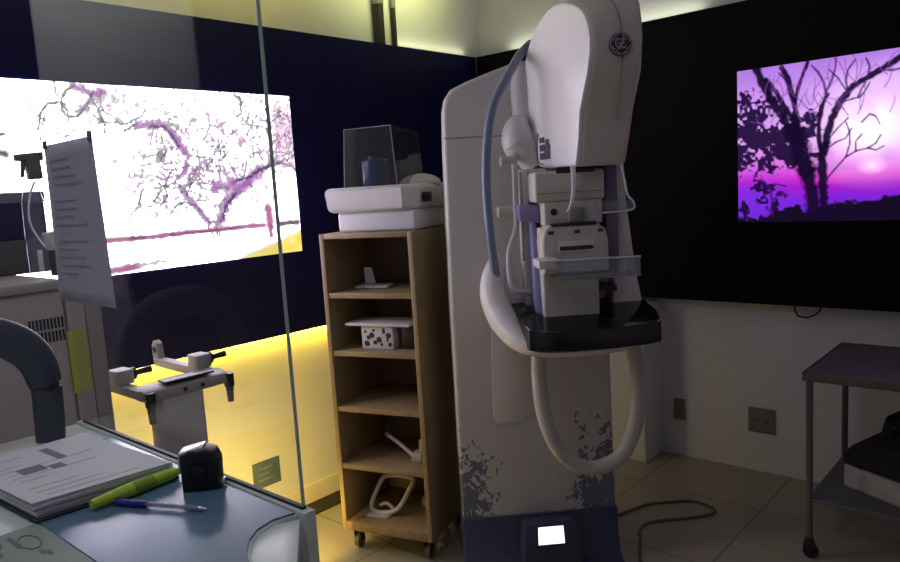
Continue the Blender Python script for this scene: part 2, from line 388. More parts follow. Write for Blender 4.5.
# branch strokes of the two pictures: kind, width, x and height along the panel in metres
BLOSSOM_STROKES = [
    ('dk', 0.0067, [1.042,1.847,1.057,1.908,1.084,1.941,1.131,1.951,1.142,1.929]),
    ('dk', 0.0076, [1.188,2.012,1.157,1.996,1.135,1.962,1.134,1.922,1.146,1.9,1.181,1.898,1.218,1.932,1.246,1.975]),
    ('dk', 0.0050, [1.116,2.029,1.118,1.986,1.125,1.965]),
    ('dk', 0.0050, [1.071,1.912,1.057,1.855,1.045,1.811]),
    ('dk', 0.0042, [1.249,1.971,1.269,1.919,1.283,1.882,1.26,1.874]),
    ('pu', 0.0168, [1.188,2.012,1.223,1.999,1.251,1.986,1.286,1.996]),
    ('dp', 0.0101, [1.246,1.975,1.256,1.998]),
    ('dk', 0.0042, [1.274,1.927,1.317,1.906,1.345,1.872,1.39,1.885]),
    ('dk', 0.0076, [1.358,1.849,1.383,1.861,1.41,1.881]),
    ('pu', 0.0176, [1.409,1.87,1.459,1.875,1.51,1.88,1.543,1.864,1.57,1.828,1.588,1.791,1.603,1.766]),
    ('dp', 0.0084, [1.466,1.867,1.526,1.868,1.557,1.832,1.579,1.791]),
    ('dk', 0.0059, [1.51,1.843,1.511,1.807,1.523,1.766,1.493,1.734]),
    ('dk', 0.0042, [1.522,1.684,1.564,1.663,1.605,1.699,1.604,1.733]),
    ('pu', 0.0126, [1.606,1.712,1.594,1.683,1.564,1.659]),
    ('pu', 0.0273, [1.728,1.453,1.759,1.512,1.795,1.563,1.845,1.601,1.911,1.63]),
    ('dp', 0.0126, [1.744,1.461,1.776,1.529,1.828,1.584]),
    ('pu', 0.0252, [1.845,1.601,1.901,1.639,1.953,1.674,1.982,1.692]),
    ('dp', 0.0109, [1.818,1.633,1.892,1.649,1.959,1.678,2.027,1.705]),
    ('dk', 0.0092, [1.959,1.683,2.015,1.7,2.089,1.713,2.14,1.698]),
    ('dk', 0.0084, [2.041,1.727,2.078,1.708,2.109,1.736,2.141,1.707,2.172,1.669]),
    ('pu', 0.0176, [1.681,1.465,1.648,1.511,1.62,1.551,1.595,1.574,1.581,1.616]),
    ('dk', 0.0067, [1.69,1.46,1.661,1.501,1.623,1.538]),
    ('pu', 0.0210, [1.725,1.602,1.757,1.622,1.785,1.608,1.817,1.629]),
    ('dk', 0.0050, [1.503,1.628,1.468,1.592,1.438,1.557,1.427,1.533,1.459,1.515]),
    ('dk', 0.0042, [1.531,1.684,1.497,1.62,1.511,1.586,1.472,1.547]),
    ('dk', 0.0050, [1.581,1.616,1.548,1.642,1.507,1.627,1.473,1.637]),
    ('dk', 0.0042, [1.632,1.537,1.588,1.557,1.541,1.543,1.511,1.511]),
    ('dp', 0.0059, [1.591,1.582,1.609,1.615,1.625,1.64]),
    ('dk', 0.0151, [1.875,2.011,1.89,2.003,1.903,1.986,1.897,1.977]),
    ('dk', 0.0067, [1.862,1.932,1.875,1.919,1.898,1.938,1.895,1.959]),
    ('dk', 0.0076, [1.935,1.756,1.968,1.765,1.986,1.728]),
    ('dk', 0.0050, [1.674,1.448,1.69,1.421,1.702,1.394]),
    ('dk', 0.0059, [1.717,1.445,1.717,1.401]),
    ('dk', 0.0050, [1.741,1.434,1.727,1.4]),
    ('rail', 0.0134, [1.214,1.427,1.323,1.424,1.457,1.424,1.592,1.429,1.71,1.428,1.836,1.431,1.964,1.43]),
    ('dk', 0.0084, [1.332,1.428,1.398,1.426]),
    ('dk', 0.0063, [1.501,1.425,1.836,1.429]),
    ('dkrail', 0.0168, [2.042,1.429,2.152,1.43]),
    ('rail', 0.0252, [1.994,1.507,1.996,1.47,1.996,1.423]),
    ('rail', 0.0126, [1.996,1.423,1.997,1.376]),
    ('rail', 0.0168, [1.214,1.306,1.286,1.308,1.351,1.313]),
    ('gr', 0.0126, [1.351,1.313,1.41,1.318,1.467,1.319]),
    ('blk', 0.0101, [0.917,1.831,0.929,1.83]),
    ('blk', 0.0189, [0.909,1.765,0.921,1.762]),
]
SUNSET_STROKES = [
    ('tr', 0.0378, [0.954,1.274,0.963,1.371,0.976,1.462,0.993,1.554]),
    ('tr', 0.0546, [0.993,1.531,1.019,1.623,1.049,1.707]),
    ('tr', 0.0252, [1.036,1.67,1.071,1.736,1.106,1.804,1.146,1.872,1.181,1.94,1.208,2.008]),
    ('tr', 0.0147, [1.019,1.677,1.049,1.761,1.088,1.833,1.123,1.896,1.168,1.957]),
    ('tr', 0.0168, [1.032,1.669,1.036,1.76,1.041,1.832,1.058,1.897,1.075,1.961,1.097,2.0]),
    ('tr', 0.0105, [1.041,1.841,1.024,1.91,1.002,1.969,0.986,2.01]),
    ('tr', 0.0076, [1.058,1.906,1.079,1.944,1.11,1.98]),
    ('tr', 0.0252, [0.917,1.292,0.917,1.392,0.922,1.482,0.926,1.571,0.914,1.637]),
    ('tr', 0.0210, [0.914,1.615,0.906,1.68,0.886,1.753,0.855,1.814,0.831,1.846]),
    ('tr', 0.0168, [0.831,1.841,0.804,1.88,0.754,1.907,0.702,1.933,0.655,1.958,0.615,1.984]),
    ('tr', 0.0084, [0.702,1.933,0.658,1.926,0.614,1.928]),
    ('tr', 0.0067, [0.847,1.817,0.807,1.826,0.776,1.83,0.754,1.857,0.739,1.888]),
    ('tr', 0.0059, [0.784,1.831,0.769,1.867,0.754,1.89]),
    ('tr', 0.0126, [0.926,1.58,0.939,1.661,0.939,1.741,0.927,1.81,0.907,1.855]),
    ('tr', 0.0084, [0.911,1.86,0.92,1.913,0.944,1.96,0.969,1.99]),
    ('tr', 0.0076, [0.911,1.869,0.887,1.917,0.872,1.975,0.872,2.009]),
    ('tr', 0.0076, [0.823,1.857,0.832,1.91,0.824,1.951,0.797,1.989]),
    ('tr', 0.0063, [0.831,1.867,0.863,1.923,0.896,1.961]),
    ('tr', 0.0059, [0.747,1.906,0.74,1.955,0.755,1.991]),
    ('tr', 0.0067, [0.909,1.481,0.869,1.532,0.829,1.578,0.79,1.601,0.743,1.61,0.713,1.629,0.695,1.661]),
    ('tr', 0.0050, [0.829,1.578,0.814,1.633,0.814,1.685,0.83,1.73]),
    ('tr', 0.0042, [0.743,1.61,0.713,1.599,0.683,1.614]),
    ('tr', 0.0042, [0.79,1.601,0.79,1.644,0.767,1.672]),
    ('tr', 0.0042, [0.768,1.723,0.737,1.754,0.715,1.743,0.699,1.708]),
    ('tr', 0.0042, [0.91,1.615,0.869,1.646,0.83,1.66,0.806,1.701]),
    ('tr', 0.0042, [0.902,1.658,0.862,1.707,0.822,1.746]),
    ('tr', 0.0084, [1.139,1.324,1.143,1.399,1.147,1.447,1.179,1.486,1.225,1.498]),
    ('tr', 0.0067, [1.147,1.447,1.125,1.474,1.08,1.462]),
    ('tr', 0.0059, [1.143,1.399,1.107,1.422,1.071,1.416]),
]

YP, XP, ZT, ZB_ = 2.885, 3.60, 2.332, 0.900      # panel faces, their top and bottom
def blossom_picture(S, T):
    rng = np.random.default_rng(3)
    img = np.ones(S.shape+(3,))*np.array([1.04, 1.02, 1.05])
    n1 = vnoise(S, T, 9, rng); n2 = vnoise(S+3, T, 26, rng); n3 = vnoise(S, T+2, 70, rng); n4 = vnoise(S+1, T+5, 95, rng); n5 = vnoise(S+7, T+1, 125, rng)
    # pink haze of blossom
    def haze(x, y, rx, ry, amt):
        d = np.hypot((S-x)/rx, (T-y)/ry); return np.clip(1-d, 0, 1)*amt
    hz = haze(1.28, 1.97, .20, .12, 0.9)+haze(2.14, 1.85, .17, .26, 1.5)+haze(1.62, 1.80, .30, .20, .55)+haze(1.82, 1.66, .22, .14, .5)+haze(1.95, 1.72, .35, .3, .35)
    a = np.clip(hz*(0.15+0.6*n1+0.9*n3)*0.62, 0, 0.8)[..., None]
    img[:] = img*(1-a)+np.array([1.05, 0.70, 0.98])*a
    # flecks of blossom and twigs round the crown
    crown = np.clip(1.15-np.hypot((S-1.72)/.55, (T-1.76)/.36), 0, 1)+haze(2.12, 1.88, .24, .26, 1.2)+haze(1.25, 1.95, .16, .1, .8)+haze(1.5, 1.62, .25, .14, .6)
    crown = np.clip(crown, 0, 1)*(T > 1.49)
    f = np.clip((n2*0.45+n4*0.65+0.25*crown-0.84)/0.10, 0, 1)*crown
    img[:] = img*(1-f[..., None]*0.62)+np.array([0.55, 0.50, 0.58])*f[..., None]*0.62
    f = np.clip((n3*0.5+n5*0.6+0.20*crown-0.88)/0.06, 0, 1)*crown*(n1 > 0.38)
    img[:] = img*(1-f[..., None]*0.75)+np.array([0.10, 0.07, 0.12])*f[..., None]*0.75
    pk = np.clip((n2*0.5+n4*0.6+0.2*crown-0.90)/0.07, 0, 1)*crown*(n1 < 0.62)
    img[:] = img*(1-pk[..., None]*0.6)+np.array([0.75, 0.25, 0.70])*pk[..., None]*0.6
    # yellow meadow in the lower right corner
    ed = 1.288+(S-1.80)*0.30+0.03*(n2-0.5)
    ym = np.clip((ed-T)/0.02, 0, 1)*np.clip((S-1.78)/0.06, 0, 1)
    yc = np.array([0.95, 0.72, 0.05])*(1-n2[..., None]*0.5)+np.array([1.3, 1.15, 0.75])*n2[..., None]*0.5
    img[:] = img*(1-ym[..., None])+yc*ym[..., None]
    C = {'dk': (0.11, 0.09, 0.12), 'pu': (0.50, 0.16, 0.56), 'dp': (0.13, 0.04, 0.20), 'rail': (0.58, 0.10, 0.34), 'dkrail': (0.10, 0.03, 0.05), 'gr': (0.62, 0.58, 0.60), 'blk': (0.03, 0.025, 0.035)}
    for nm, w, pts in BLOSSOM_STROKES:
        wob = (n4-0.5)*1.6 if nm in ('pu', 'dk', 'dp', 'gr') else (n3-0.5)*0.6
        w = w*{'pu': 1.5, 'rail': 1.35, 'dkrail': 1.3, 'dk': 1.1}.get(nm, 1.2)
        stroke(img, S, T, pts, max(w, 0.0058), C[nm], {'pu': 0.8, 'gr': 0.7, 'dk': 0.78}.get(nm, 0.9), 0.5, 0.0, wob)
    tw = np.random.default_rng(5)
    for k in range(64):       # grey twigs of the crown
        x = 1.36+0.62*tw.random(); y = 1.54+0.36*tw.random(); ang = tw.random()*2*PI; L = 0.03+0.05*tw.random()
        if k % 4 == 0: x = 2.0+.15*tw.random(); y = 1.72+.28*tw.random()
        if k % 9 == 0: x = 1.05+.25*tw.random(); y = 1.82+.18*tw.random()
        p = [x, y]
        for q in range(3):
            x += math.cos(ang)*L*.5; y += math.sin(ang)*L*.5; ang += (tw.random()-.5)*1.3; p += [x, y]
        stroke(img, S, T, p, 0.0075, (0.20, 0.17, 0.22), 0.72, 0.5, 0.4, (n4-0.5)*1.2)
    # the overexposed white of the picture is far brighter than its coloured strokes
    m = np.clip((img.min(-1)-0.86)/0.16, 0, 1)[..., None]
    return img*(1-m)+np.array([WHITE_LEVEL*.88, WHITE_LEVEL*.81, WHITE_LEVEL])*m
def sunset_picture(S, T):
    rng = np.random.default_rng(11)
    n1 = vnoise(S, T, 12, rng); n2 = vnoise(S, T, 30, rng); n3 = vnoise(S, T, 62, rng); n4 = vnoise(S, T, 85, rng)
    def ramp(t, stops):
        xs = [q[0] for q in stops]; return np.stack([np.interp(t, xs, [q[1][i] for q in stops]) for i in range(3)], -1)
    t = T+0.02*(n1-0.5)
    img = ramp(t, [(1.30, (0.14, 0.02, 0.62)), (1.40, (0.22, 0.02, 0.72)), (1.455, (0.42, 0.01, 0.60)), (1.49, (0.72, 0.03, 0.66)), (1.55, (0.82, 0.14, 0.80)), (1.66, (0.76, 0.36, 0.95)), (1.85, (0.66, 0.32, 0.92)), (2.03, (0.46, 0.20, 0.80))])
    for (x, y, rx, ry, c, al) in ((0.72, 1.72, .42, .30, (1.15, 0.78, 1.15), 1.0), (0.74, 1.70, .20, .16, (1.7, 1.35, 1.6), 1.0), (0.727, 1.535, .07, .045, (1.5, 0.9, 1.5), .9), (0.70, 1.87, .3, .12, (0.95, 0.62, 1.1), .6)):
        d = np.hypot((S-x)/rx, (T-y)/ry); a = (np.clip(1-d, 0, 1)**1.3*al)[..., None]
        img[:] = img*(1-a)+np.array(c)*a
    d = np.hypot((S-1.25)/.3, (T-1.42)/.16); a = (np.clip(1-d, 0, 1)*.8)[..., None]
    img[:] = img*(1-a)+np.array((0.20, 0.03, 0.80))*a
    cl = np.clip((n1-0.5)*1.2, 0, .25)[..., None]*(T > 1.52)[..., None]
    img[:] = img*(1-cl)+np.array((0.40, 0.2, 0.7))*cl
    trunk = (0.010, 0.003, 0.028)
    # dark hill
    hx = [0.0, 0.45, 0.62, 0.72, 0.81, 0.90, 0.97, 1.05, 1.2, 1.4]; hy = [1.43, 1.42, 1.405, 1.395, 1.385, 1.372, 1.35, 1.375, 1.325, 1.31]
    hl = np.interp(S, hx, hy)+0.03*(n3-0.5)+0.012*(n2-.5)
    a = np.clip((hl-T)/0.012, 0, 1)[..., None]
    img[:] = img*(1-a)+np.array((0.009, 0.004, 0.020))*a
    # leaf masses
    mass = np.zeros(S.shape)
    for (x, y, r, al) in ((1.27, 1.86, .09, .8), (1.22, 1.78, .10, .9), (1.27, 1.72, .08, .9), (1.21, 1.68, .12, 1), (1.14, 1.66, .10, 1), (1.27, 1.60, .09, .9), (1.17, 1.58, .08, .8), (1.07, 1.70, .09, 1), (1.06, 1.62, .08, 1), (0.98, 1.76, .05, .9), (0.97, 1.70, .05, .8), (1.02, 1.72, .06, 1), (1.21, 1.47, .06, .6), (1.16, 1.43, .07, .7), (1.27, 1.36, .05, .8), (1.12, 1.39, .06, .6), (1.15, 1.88, .05, .5), (0.955, 1.60, .03, .7), (0.70, 1.55, .0, 0)):
        if r: mass = np.maximum(mass, np.clip(1.25-np.hypot(S-x, T-y)/r, 0, 1)*al)
    lf = np.clip((n2*0.45+n4*0.55+0.55*mass-0.68)/0.13, 0, 1)*np.clip(mass*3, 0, 1)*.985
    img[:] = img*(1-lf[..., None])+np.array((0.014, 0.004, 0.045))*lf[..., None]
    for nm, w, pts in SUNSET_STROKES:
        thin = w < 0.009
        stroke(img, S, T, pts, max(w*(1.3 if thin else 1.55), 0.0085), (0.04, 0.008, 0.13) if thin else trunk, 0.85 if thin else 0.985, 0.28, 0.15 if thin else 0.0, (n3-0.5)*0.5)
    # fine twigs fanning out above the forks
    tw = np.random.default_rng(21)
    for k in range(46):
        x = 0.60+0.62*tw.random(); y = 1.74+0.22*tw.random(); ang = PI/2+(tw.random()-.5)*1.7; L = 0.035+0.05*tw.random()
        p = [x, y]
        for q in range(3):
            x += math.cos(ang)*L*.5; y += math.sin(ang)*L*.5; ang += (tw.random()-.5)*1.1; p += [x, y]
        stroke(img, S, T, p, 0.0062, (0.20, 0.06, 0.38), 0.65, 0.5, 0.4)
    return np.clip(img, 0, None)

WHITE_LEVEL = 9.0
vl = empty('video_wall', (1.95, YP, ZB_))
B().box(-1.38, 1.648, 0, 0.022, 0, ZT-ZB_).build('panel', M['glow_panel'], vl, False)
fr = B()
for zz in (0.06, 0.72, 1.36): fr.box(-1.30, 1.60, 0.022, 0.054, zz, zz+0.03)
fr.build('mounting_rail', M['conduit'], vl, False)
s_, t_ = np.meshgrid(np.arange(0.60, 2.168, 0.0042), np.arange(1.289, 2.0261, 0.0042))
picture_object('screen', blossom_picture(s_, t_), np.stack([s_-1.95, np.full(s_.shape, -0.003), t_-ZB_], -1), M['screenL'], vl)
tag(vl, 'long dark video wall with painted blue glow on the left showing a pink blossom tree', 'video wall')
vr = empty('video_wall', (XP, 1.2, ZB_-0.003))
B().box(0, 0.03, -1.7, 1.684, 0, ZT-ZB_+0.003).build('panel', M['black_panel'], vr, False)
fr = B()
for zz in (0.08, 0.72, 1.36): fr.box(0.03, XW-XP, -1.5, 1.5, zz, zz+0.03)
fr.build('mounting_rail', M['conduit'], vr, False)
s_, t_ = np.meshgrid(np.arange(0.16, 1.3021, 0.0034), np.arange(1.296, 2.0141, 0.0034))
picture_object('screen', sunset_picture(s_, t_), np.stack([np.full(s_.shape, -0.003), s_-1.2, t_-ZB_+0.003], -1), M['screenR'], vr)
tag(vr, 'black video wall on the right showing a purple sunset behind trees', 'video wall')

# conduits on the wall above the left panel
def conduit(x, r, label):
    e = empty('conduit', (x, YW-r-0.001, ZT+0.001))
    B().cyl((0, 0, 0), (0, 0, 0.22), r, n=20).build('pipe', M['conduit'], e)
    B().cyl((0, 0, 0.208), (0, 0, 0.25), r*1.0+.002, n=20).cyl((0, 0, 0.25), (0, 0, ZC-ZT-.001), r, n=20).build('coupling', M['coupling'], e)
    tag(e, label, 'pipe', 'pipes above the left video wall')
conduit(2.818, 0.029, 'wider of the two dark pipes rising above the left video wall')
conduit(2.944, 0.0145, 'thin dark pipe just right of the wide one above the video wall')

# wall plates
def outlet(y0, y1, z0, z1, label, n):
    e = empty('wall_outlet', (XW, (y0+y1)/2, (z0+z1)/2)); w = (y1-y0)/2; h = (z1-z0)/2
    B().box(-0.010, 0, -w, w, -h, h, 0.003).build('cover_plate', M['outlet'], e)
    for k in range(n):
        yy = (k-(n-1)/2)*0.05
        o = B()
        for dy, dz in ((-0.009, 0.006), (0.009, 0.006), (0, -0.009)): o.box(-0.0125, -0.009, yy+dy-0.0025, yy+dy+0.0025, dz-0.004, dz+0.004)
        o.build('socket', M['slot'], e, False)
    tag(e, label, 'outlet', 'outlets low on the right wall')
outlet(1.637, 1.704, 0.206, 0.324, 'narrow dark grey wall plate nearest the mammography machine', 1)
outlet(1.165, 1.298, 0.208, 0.338, 'wide dark grey wall plate beside the steel trolley', 2)
e = empty('access_plate', (1.885, YW, 0.24))
B().box(-0.076, 0.076, -0.007, 0, -0.062, 0.066, 0.002).build('plate', M['plate'], e)
for k in range(3): B().box(-0.05, 0.03-0.02*(k % 2), -0.0085, -0.006, 0.03-0.028*k, 0.036-0.028*k).build('printed_line', M['greyband'], e, False)
tag(e, 'small blue-grey rectangular plate low on the yellow lit wall', 'wall plate')

# cable hanging below the right panel
c = B().tube([(0, .022, .03), (0, .020, -.01), (0, .006, -.038), (0, -.030, -.044), (0, -.066, -.030), (0, -.090, -.006), (0, -.094, .03)], 0.0045, 10).build('cable_loop', M['blackpl'])
c.location = (XP+0.05, 1.035, ZB_-0.02)
tag(c, 'short black cable loop drooping below the right video wall', 'cable')

# ------------------------------------------------------------------ mammography machine
# local frame: x along its front, y into its depth; (u, v) are room coordinates turned by 45 degrees
U0, V0 = 0.5, 2.80
s2 = 2**-0.5
mg = empty('mammography_machine', ((U0+V0)*s2, (V0-U0)*s2, 0), -PI/4)
tag(mg, 'tall white mammography machine with blue flecked column standing in the corner', 'mammography machine')
def G(u, v, z): return Vector((u-U0, v-V0, z))
def smooth_poly(P, sub=6):
    n = len(P); out = []
    for i in range(n):
        a, b, c, d = [Vector(P[(i+k) % n]) for k in (-1, 0, 1, 2)]
        for k in range(sub):
            t = k/sub; q = 0.5*((2*b)+(c-a)*t+(2*a-5*b+4*c-d)*t*t+(3*b-a-3*c+d)*t**3); out.append((q.x, q.y))
    return out
# column
colp = [(.153, .20), (.155, 1.10), (.166, 1.70), (.172, 1.84), (.182, 1.885), (.205, 1.915), (.26, 1.94), (.34, 1.968), (.44, 2.0), (.54, 2.015), (.63, 2.0), (.72, 1.96), (.765, 1.91), (.775, 1.85), (.783, 1.1), (.786, .20)]
B().prism(colp, lambda a, b: G(a, 2.80, b), lambda a, b: G(a, 2.93, b), 0.016, 3).build('column', M['column'], mg)
B().prism([(.25, .05), (.25, 1.62), (.30, 1.72), (.64, 1.72), (.70, 1.62), (.70, .05)], lambda a, b: G(a, 2.925, b), lambda a, b: G(a, 3.26, b), 0.03, 3).build('rear_housing', M['gantry_front'], mg)
sm = B()
sm.tube([G(.170, 2.798, 1.735), G(.48, 2.798, 1.733)], 0.0022, 6, 2)
sm.build('panel_seam', M['seam'], mg)
B().prism([(.315, .60), (.43, .60), (.49, .66), (.50, 1.0), (.31, 1.0), (.30, .64)], lambda a, b: G(a, 2.806, b), lambda a, b: G(a, 2.794, b), 0.004, 2).build('service_cover', M['cover'], mg)
# navy base with flared foot and tilted display
bs = B()
bs.prism([(2.785, .215), (2.785, .10), (2.755, .035), (2.70, .02), (2.70, 0), (3.10, 0), (3.10, .05), (2.95, .10), (2.95, .215)], lambda a, b: G(.150, a, b), lambda a, b: G(.790, a, b), 0.008, 2)
base = bs.build('base', M['navybase'], mg)
dh = B().hexa([G(.372, 2.66, .055), G(.615, 2.66, .055), G(.615, 2.80, .055), G(.372, 2.80, .055), G(.388, 2.685, .225), G(.60, 2.685, .225), G(.60, 2.80, .205), G(.388, 2.80, .205)], 0.010).build('display_housing', M['navyhouse'], mg)
def dq(a, b, off):   # point on the tilted face of the housing, a across, b up
    lo = G(.372+a*.243, 2.66, .055); hi = G(.388+a*.212, 2.685, .225)
    return lo.lerp(hi, b)+Vector((0, -off, off*.12))
B().hexa([dq(.25, .50, .0), dq(.71, .50, .0), dq(.71, .52, -.01), dq(.25, .52, -.01), dq(.25, .90, .003), dq(.71, .90, .003), dq(.71, .90, -.01), dq(.25, .90, -.01)]).build('display', M['display'], dh, False)
# tube head: a tongue-shaped side profile given width, flaring to the back
prof = [(2.440, 1.594), (2.418, 1.68), (2.404, 1.77), (2.376, 1.83), (2.351, 1.882), (2.332, 1.94), (2.326, 1.988), (2.334, 2.03), (2.352, 2.065), (2.382, 2.094), (2.420, 2.115), (2.48, 2.136), (2.551, 2.146), (2.60, 2.139), (2.645, 2.122), (2.69, 2.097), (2.728, 2.067), (2.757, 2.035), (2.774, 2.004), (2.786, 1.93), (2.786, 1.86), (2.772, 1.80), (2.745, 1.744), (2.727, 1.68), (2.716, 1.621), (2.70, 1.603), (2.66, 1.597), (2.55, 1.594)]
UL = lambda v: .600-.30*(v-2.4)
UR = lambda v: .796+.06*(v-2.4)
def lu(k): return lambda v, z: G(UL(v)*(1-k)+(UR(v)-.040*min(1, max(0, (1.90-z)/.30)))*k, v, z+.040*k*min(1, max(0, (z-1.97)/.12)))
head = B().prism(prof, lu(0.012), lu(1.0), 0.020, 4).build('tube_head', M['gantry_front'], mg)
# side cheek, slightly proud, its screen-lit tone painted in
cx = sum(p[0] for p in prof)/len(prof); cz = sum(p[1] for p in prof)/len(prof)
chk = [(cx+(v-cx)*.985, cz+(z-cz)*.988) for v, z in prof]
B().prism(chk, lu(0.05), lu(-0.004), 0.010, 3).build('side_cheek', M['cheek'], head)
# seam down the front of the head
B().tube([G(.716, 2.3985, 1.74), G(.722, 2.352, 1.872), G(.724, 2.3245, 1.975), G(.712, 2.347, 2.079), G(.70, 2.42, 2.138)], 0.0022, 6, 6).build('front_seam', M['seam'], head)
# round emblem with ring and script monogram
ec = G(.716, 2.3265, 1.966); ev = Vector((0, -1, 0.10)).normalized(); ex = Vector((1, 0, 0)); ez = ev.cross(ex)*-1
if ez.z < 0: ez = -ez
def ep(a, b, off=0.0): return ec+ex*a+ez*b+ev*off
em = B().cyl(ec-ev*0.004, ec+ev*0.004, 0.0375, 0.0365, 40).build('emblem', M['emblem'], head)
ln = B()
ln.tube([ep(.0335*math.cos(t), .0335*math.sin(t), .0045) for t in [2*PI*k/28 for k in range(28)]], 0.0014, 6, 2, True)
for q in range(4):      # four curls inside the rim
    a0 = PI/4+q*PI/2
    ln.tube([ep(r*math.cos(a0+d), r*math.sin(a0+d), .0045) for r, d in ((.030, -.62), (.0285, -.3), (.025, 0), (.027, .28), (.030, .52))], 0.0013, 6, 4)
# G then E in linked script
ln.tube([ep(a, b, .0045) for a, b in ((-.002, .011), (-.007, .016), (-.014, .012), (-.0165, .002), (-.014, -.008), (-.007, -.011), (-.002, -.006), (-.003, .001), (-.009, .000))], 0.0021, 8, 5)
ln.tube([ep(a, b, .0045) for a, b in ((-.003, .001), (-.001, -.010), (-.006, -.017), (-.011, -.014))], 0.0017, 8, 5)
ln.tube([ep(a, b, .0045) for a, b in ((.015, .011), (.010, .0155), (.005, .012), (.006, .005), (.011, .002), (.005, -.001), (.002, -.008), (.006, -.0135), (.012, -.012), (.016, -.006))], 0.0021, 8, 5)
ln.build('monogram', M['emblem_line'], em)
# key panel printed on the cheek
def ck(v, z, off=.004): return G(UL(v)-.0012-off*.5, v, z)
kp = B()
for (v, z, w, h) in ((2.665, 1.672, .016, .012), (2.665, 1.700, .016, .010), (2.665, 1.642, .016, .012), (2.628, 1.69, .012, .010), (2.628, 1.665, .020, .018), (2.628, 1.640, .018, .010)):
    kp.hexa([ck(v-w, z-h, 0), ck(v+w, z-h, 0), ck(v+w, z-h, .006), ck(v-w, z-h, .006), ck(v-w, z+h, 0), ck(v+w, z+h, 0), ck(v+w, z+h, .006), ck(v-w, z+h, .006)])
kp.build('key', M['mark'], head, False)
B().tube([ck(v, z, .004) for v, z in ((2.690, 1.725), (2.700, 1.70), (2.703, 1.66), (2.698, 1.625), (2.66, 1.612))], 0.0016, 6, 5).build('printed_outline', M['mark'], head)
B().box(*[q for p in ((.530-U0, .668-U0), (2.50-V0, 2.66-V0), (1.572, 1.598)) for q in p], 0.004).build('collimator_slot', M['blackpl'], head)
# arm behind the head
B().tube([G(.480, 2.80, 1.985), G(.472, 2.80, 1.91), G(.478, 2.80, 1.80), G(.490, 2.79, 1.72)], [.030, .040, .042, .042], 18).build('arm_neck', M['gantry'], mg)
B().ball(G(.445, 2.765, 1.715), (.060, .06, .088), 28).tube([G(.445, 2.765, 1.715), G(.485, 2.765, 1.66), G(.51, 2.75, 1.60)], [.068, .058, .045], 18).build('arm_joint', M['gantry'], mg)
for z, u0, u1, r in ((1.635, .372, .43, .019), (1.447, .353, .42, .022)):
    B().cyl(G(u0, 2.72, z), G(u1, 2.72, z), r, n=24).cyl(G(u0-.004, 2.72, z), G(u0+.001, 2.72, z), r*.8, r, n=24).build('knob', M['hose'], mg)
B().box(.452-U0, .74-U0, 2.66-V0, 2.82-V0, 1.06, 1.60, 0.02, 3).build('arm_spine', M['gantry_front'], mg)
ab = B().box(.452-U0, .700-U0, 2.50-V0, 2.68-V0, 1.478, 1.585, 0.012, 3).box(.482-U0, .690-U0, 2.505-V0, 2.68-V0, 1.395, 1.482, 0.010, 3).build('arm_body', M['gantry_front'], mg)
B().box(.460-U0, .692-U0, 2.4985-V0, 2.502-V0, 1.508, 1.511).build('body_seam', M['seam'], ab, False)
B().cyl(G(.518, 2.502, 1.444), G(.518, 2.508, 1.444), 0.012, n=20).build('round_socket', M['blackpl'], ab)
B().box(.565-U0, .622-U0, 2.485-V0, 2.51-V0, 1.405, 1.455, 0.006).build('latch', M['seam'], ab)
B().hexa([G(.408, 2.58, 1.415), G(.480, 2.57, 1.405), G(.480, 2.66, 1.405), G(.408, 2.66, 1.415), G(.408, 2.58, 1.475), G(.480, 2.57, 1.470), G(.480, 2.66, 1.470), G(.408, 2.66, 1.475)], 0.006).build('lilac_block', M['lilac'], mg)
B().box(.425-U0, .455-U0, 2.63-V0, 2.70-V0, 1.10, 1.60, 0.006).build('pale_side_panel', M['gantry'], mg)
B().hexa([G(.447, 2.55, 1.085), G(.468, 2.53, 1.075), G(.468, 2.66, 1.075), G(.447, 2.66, 1.085), G(.447, 2.58, 1.41), G(.468, 2.58, 1.41), G(.468, 2.66, 1.41), G(.447, 2.66, 1.41)], 0.004).build('lilac_side_strip', M['lilac'], mg)
# compression unit
cu = B()
cu.box(.468-U0, .668-U0, 2.50-V0, 2.67-V0, 1.07, 1.39, 0.008, 3)
cu.prism([(.468, 1.23), (.465, 1.345), (.476, 1.385), (.494, 1.400), (.665, 1.397), (.690, 1.378), (.700, 1.34), (.700, 1.23)], lambda a, b: G(a, 2.475, b), lambda a, b: G(a, 2.66, b), 0.012, 3)
comp = cu.build('compression_unit', M['gantry_front'], mg)
B().box(.522-U0, .648-U0, 2.468-V0, 2.48-V0, 1.302, 1.345, 0.004).build('slot_frame', M['gantry'], comp)
B().box(.526-U0, .643-U0, 2.464-V0, 2.472-V0, 1.311, 1.325, 0.003).build('dark_slot', M['slot'], comp)
B().box(.50-U0, .66-U0, 2.47-V0, 2.50-V0, 1.396, 1.405, 0.003).build('top_gap', M['slot'], comp)
for u in (.498, .59, .672): B().box(u-.010-U0, u+.010-U0, 2.4715-V0, 2.48-V0, 1.368, 1.380, 0.002).build('printed_mark', M['mark'], comp)
